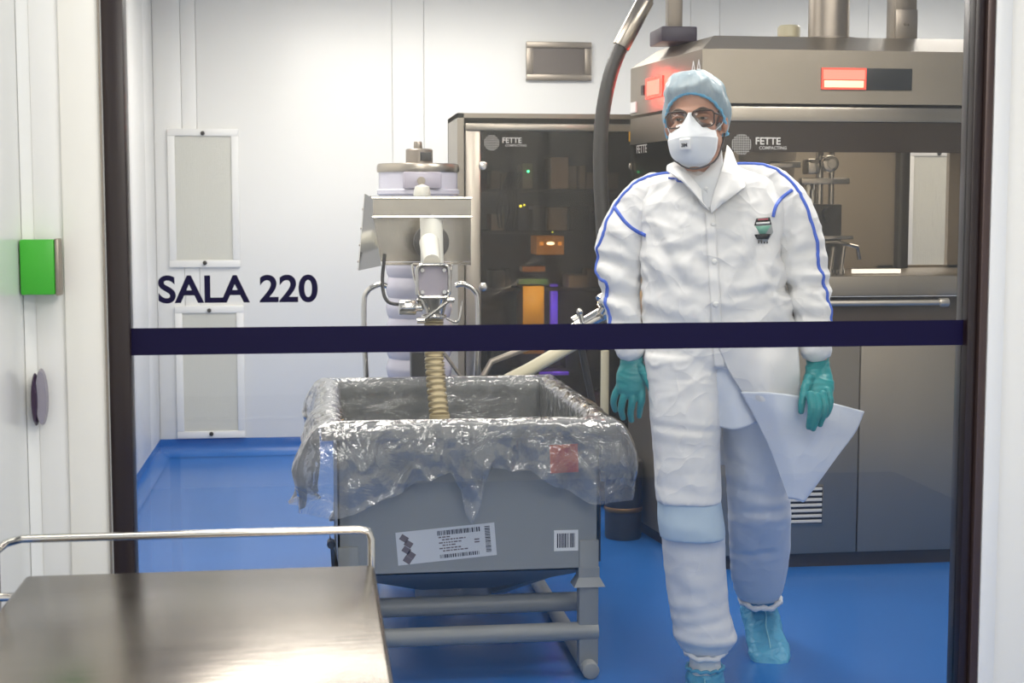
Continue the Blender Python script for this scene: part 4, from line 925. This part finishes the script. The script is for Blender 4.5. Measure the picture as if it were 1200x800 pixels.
# chest emblem
em = [(893, 268)]
BADG = mat('badge_green', (.18, .42, .32), .6)
def badge(pts, m, nm, off=.003, parent=None):
    q = [fsnap(x, y, off) for x, y in pts]; ym = sum(p.y for p in q) / len(q)
    for p in q: p.y = .35 * p.y + .65 * ym - .0015
    o = hbuild(MB().poly(q, 0), nm, m, parent or coat); solid(o, .001); return o
eb = badge([(884, 262), (887, 255), (902, 254), (904, 262), (906, 272), (903, 277), (899, 283), (890, 283), (883, 277), (882, 270)], mat('badge_grey', (.40, .42, .42), .6), 'chest_emblem', .006)
badge([(886, 256), (902, 254.5), (904, 263), (884, 264)], BLACK, 'emblem_field', .008, eb)
badge([(888, 256.5), (900, 255.8), (900, 257.5), (888, 258.2)], mat('badge_red', (.5, .10, .12), .6), 'emblem_bar', .0095, eb)
badge([(886, 260.5), (902, 259.5), (902, 262), (886, 263)], PAPER, 'emblem_bar', .0095, eb)
badge([(885, 265), (903, 264), (897, 274), (890, 274)], BADG, 'emblem_field', .008, eb)
badge([(883, 274.5), (903, 274), (900, 280), (887, 280)], BLACK, 'emblem_bar', .008, eb)
for k in range(4): badge([(888 + k * 3.4, 281), (889.6 + k * 3.4, 281), (889.6 + k * 3.4, 285), (888 + k * 3.4, 285)], DGREY, 'emblem_mark', .007, eb)
# open left front panel, tail, shirt tail
sheet('front_panel', [[lp(838, 398, -.153), lp(885, 398, -.168), lp(934, 398, -.10)], [lp(853, 432, -.155), lp(895, 430, -.175), lp(937, 430, -.10)], [lp(872, 462, -.15), lp(900, 464, -.175), lp(938, 464, -.10)], [lp(878, 474, -.142), lp(905, 474, -.165), lp(937, 474, -.105)]], COAT, coat, nx=26, ny=30, amp=.006, sd=2)
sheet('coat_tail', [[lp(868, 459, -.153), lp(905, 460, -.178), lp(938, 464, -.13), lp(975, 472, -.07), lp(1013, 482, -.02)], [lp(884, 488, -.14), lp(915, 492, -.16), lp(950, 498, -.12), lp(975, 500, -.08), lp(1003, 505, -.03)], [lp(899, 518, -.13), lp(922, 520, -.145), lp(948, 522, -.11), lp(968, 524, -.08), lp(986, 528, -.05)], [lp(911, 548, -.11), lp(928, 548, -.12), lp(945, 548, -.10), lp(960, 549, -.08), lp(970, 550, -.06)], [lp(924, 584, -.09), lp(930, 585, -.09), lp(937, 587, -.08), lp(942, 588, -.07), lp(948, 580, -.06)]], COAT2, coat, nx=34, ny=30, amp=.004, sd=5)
sheet('back_panel', [[lp(760, 410, .12), lp(845, 410, .15), lp(930, 410, .12)], [lp(765, 480, .15), lp(845, 480, .19), lp(930, 480, .15)], [lp(772, 545, .17), lp(845, 545, .22), lp(925, 540, .18)]], COAT, coat, nx=20, ny=20, amp=.006, sd=11)
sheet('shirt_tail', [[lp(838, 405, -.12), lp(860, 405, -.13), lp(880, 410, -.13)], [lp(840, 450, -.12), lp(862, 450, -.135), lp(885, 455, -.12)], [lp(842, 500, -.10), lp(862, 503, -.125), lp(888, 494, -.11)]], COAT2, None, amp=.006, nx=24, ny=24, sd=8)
# sleeve cuffs
for c0, c1, r_ in ((lp(739, 398, -.045), lp(740, 411, -.05), .040), (lp(956, 404, -.045), lp(957, 419, -.05), .041)):
    hbuild(limb(MB(), [(c0, r_), ((c0 + c1) / 2, r_ * 1.06), (c1, r_ * .9)], n=8, asp=.8, cap=False), 'knit_cuff', COAT, coat)
# --- trousers: two legs in one garment
tm = MB()
loft(tm, [(425, 775, 915, .0, .095), (465, 775, 914, .0, .10), (490, 790, 900, .0, .095)])
def leg(rings): loft(tm, rings, pw=2.1)
leg([(450, 777, 842, .0, .085), (520, 773, 842, -.02, .085), (586, 773, 845, -.035, .085), (630, 775, 850, -.045, .092), (680, 780, 852, -.04, .095), (715, 785, 854, -.035, .09), (738, 788, 862, -.03, .095), (748, 790, 866, -.03, .09), (757, 796, 858, -.03, .07), (764, 802, 850, -.03, .055)])
leg([(450, 842, 916, .02, .10), (500, 847, 917, .06, .10), (550, 850, 921, .13, .105), (600, 853, 927, .22, .11), (640, 855, 926, .36, .10), (675, 857, 921, .48, .095), (692, 860, 917, .54, .09), (702, 866, 911, .57, .07)])
tme_ = remesh(tm.mesh(), .0078, 5)
fold(tme_, [(775, 640, 850, 650, 7, 4), (780, 670, 845, 700, 9, -6), (785, 700, 850, 690, 7, 6), (788, 725, 858, 715, 6, -8), (792, 738, 860, 742, 5, 8), (800, 640, 820, 720, 9, 4), (850, 540, 920, 570, 9, -6), (855, 590, 925, 600, 8, 8), (857, 615, 924, 608, 7, -8), (858, 640, 900, 690, 9, 5), (862, 680, 918, 672, 6, -6), (870, 520, 880, 600, 9, 4)], .0026, 4., s1=6)
trou = pbuild('trousers', tme_, TROU)
lb = MB(); loft(lb, [(570, 771, 843, -.058, .100), (586, 770, 845, -.058, .106), (600, 770, 847, -.058, .110), (627, 773, 851, -.058, .112)], pw=3.)
o = pbuild('coat_reflection_band', remesh(lb.mesh(), .008, 3), BAND, coat); fold(o.data, [(775, 600, 845, 615, 9, 4)], .002, 2.)  # bottom of the coat under a bluish reflection, built as a tinted band
for L, r_ in ((((803, 757, -.03), (826, 763, -.03), (850, 757, -.03)), .007), (((868, 700, .56), (890, 707, .53), (914, 698, .56)), .008)):
    pts = [];
    a_, b_, c_ = (lp(*q) for q in L); ctr = (a_ + c_) / 2; hw = (c_ - a_).length / 2
    ring = [ctr + Vector((math.cos(2 * math.pi * k / 48) * hw, math.sin(2 * math.pi * k / 48) * hw * 1.15, -.008 + .003 * math.sin(k * .9) + .012 * math.sin(2 * math.pi * k / 48))) for k in range(48)]
    hbuild(MB().tube(ring, [r_ * (1.1 + .2 * math.sin(k * 1.9)) for k in range(48)], 10, closed=True), 'gathered_ankle', TROU, trou)
# --- shoe covers
def shoe(ank, yaw, name_l, pitch=0.):
    """overshoe around the ankle point; the foot points along -y turned by yaw"""
    m = MB(); a = Vector(ank); M = Matrix.Translation((a.x, a.y, 0)) @ Matrix.Rotation(yaw, 4, 'Z') @ Matrix.Translation((0, -.16, 0)) @ Matrix.Rotation(pitch, 4, 'X') @ Matrix.Translation((0, .16, 0))
    P = lambda x, y, z: M @ Vector((x, y, z))
    prof = [(.075, .036, .052), (.05, .044, .070), (.0, .047, .088), (-.05, .047, .082), (-.10, .052, .062), (-.15, .054, .046), (-.19, .046, .036), (-.215, .026, .026)]
    st = []
    for y, hw, hh in spline(prof, 26):
        ring = []
        for k in range(28):
            b = 2 * math.pi * k / 28; ca, sa = math.cos(b), math.sin(b); x = abs(ca) ** .8 * (1 if ca > 0 else -1) * hw; z = (abs(sa) ** .8 * (1 if sa > 0 else -.8)) * hh * .5 + hh * .5
            ring.append(m.bm.verts.new(P(x * 1.22, y * 1.1, max(z, .001))))
        st.append(ring)
    for A, B in zip(st, st[1:]):
        for k in range(28): m.bm.faces.new((A[k], A[(k + 1) % 28], B[(k + 1) % 28], B[k]))
    m.bm.faces.new(st[0][::-1]); m.bm.faces.new(st[-1])
    limb(m, [(P(0, .022, .05), .054), (P(0, .012, .10), .052), (P(0, .008, .118), .050)], n=10, cap=False)
    me = remesh(m.mesh(), .005, 3)
    for v in me.vertices:
        q = v.co; v.co += v.normal * ((1 - abs(noise.noise(q * 22)) * 2.4) * .0045 + noise.noise(q * 50) * .0018)
    me.update(); o = pbuild(name_l, me, COVER)
    ring = [P(math.cos(2 * math.pi * k / 36) * .052, .008 + math.sin(2 * math.pi * k / 36) * .053, .121 + .003 * math.sin(k * 2.1)) for k in range(36)]
    hbuild(MB().tube(ring, .005, 8, closed=True), 'elastic_edge', COVER, o)
    hbuild(MB().tube(spline([P(0, -.030, .108), P(.004, -.06, .090), P(-.002, -.10, .072), P(.0, -.15, .054), P(0, -.19, .036)], 16), .0022, 6), 'seam', mat('cover_seam', (.30, .62, .72), .5) if 'cover_seam' not in bpy.data.materials else bpy.data.materials['cover_seam'], o)
    hbuild(limb(MB(), [(P(0, .01, .112), .046), (P(0, .005, .15), .043), (P(0, .004, .19), .042)], n=8), 'sock', PAPER, o)
shoe(lp(826, 775, -.03), R(-3), 'shoe_cover')
shoe(lp(889, 708, .66), R(10), 'shoe_cover', R(20))
# --- gloves
def glove(wrist, palm, fingers, thumb, name='glove', thick=.55, wr=.030, pr=.043):
    m = MB(); w_, c = lp(*wrist), lp(*palm)
    up_ = (w_ - c).normalized()
    limb(m, [(w_ + up_ * .035, wr * 1.02), (w_, wr), (w_ * .5 + c * .5, wr * 1.12), (c, pr), (c - up_ * .025, pr * .93)], n=16, asp=thick, cap=True)
    for f in fingers: limb(m, [(lp(*p[:3]), p[3]) for p in f], n=14, seg=14)
    limb(m, [(lp(*p[:3]), p[3]) for p in thumb], n=14, seg=14)
    me = remesh(m.mesh(), .0026, 2)
    for v in me.vertices:
        q = v.co; z = (q.z - c.z)
        wr_ = max(0, min(1, (z + .03) / .05)); v.co += v.normal * (((1 - abs(noise.noise(Vector((q.x * 22, q.y * 22, q.z * 60)))) * 2.2) * .0022) * (.35 + .9 * wr_) + noise.noise(q * 60) * .0006)
    me.update(); o = pbuild(name, me, TEAL)
    ring = [w_ + up_ * .036 + Vector((math.cos(2 * math.pi * k / 28) * wr * 1.08, math.sin(2 * math.pi * k / 28) * wr * .72, .002 * math.sin(k * 1.8))) for k in range(28)]
    hbuild(MB().tube(ring, .0028, 8, closed=True), 'rolled_edge', TEAL, o); return o
glove((741, 414, -.055), (740, 441, -.065),
      [[(727, 450, -.06, .0105), (721, 462, -.065, .0100), (719, 472, -.058, .0088), (721, 480, -.045, .0080)],
       [(735, 453, -.068, .0108), (730, 468, -.078, .0102), (728, 480, -.070, .0092), (730, 489, -.055, .0082)],
       [(743, 454, -.070, .0110), (741, 470, -.082, .0104), (739, 483, -.074, .0094), (740, 492, -.058, .0084)],
       [(752, 452, -.068, .0110), (752, 467, -.080, .0102), (750, 478, -.072, .0092), (749, 487, -.058, .0082)]],
      [(750, 428, -.065, .0135), (757, 440, -.085, .0118), (762, 452, -.098, .0100), (765, 461, -.102, .0082)])
glove((958, 424, -.055), (959, 450, -.105),
      [[(949, 462, -.175, .0110), (951, 476, -.190, .0104), (950, 488, -.192, .0096), (948, 500, -.185, .0082)],
       [(957, 464, -.175, .0112), (959, 478, -.192, .0106), (957, 490, -.195, .0096), (953, 502, -.190, .0082)],
       [(964, 462, -.160, .0110), (967, 475, -.175, .0102), (965, 486, -.178, .0092), (961, 497, -.176, .0080)],
       [(970, 458, -.140, .0100), (973, 468, -.150, .0094), (972, 478, -.155, .0084), (968, 487, -.155, .0074)]],
      [(948, 444, -.12, .0135), (943, 457, -.15, .0118), (940, 470, -.168, .0100), (939, 482, -.172, .0082)], wr=.031, pr=.042)
hbuild(limb(MB(), [(lp(957, 412, -.05), .0285), (lp(958, 422, -.053), .028)], n=6, asp=.7), 'wrist', SKIN)
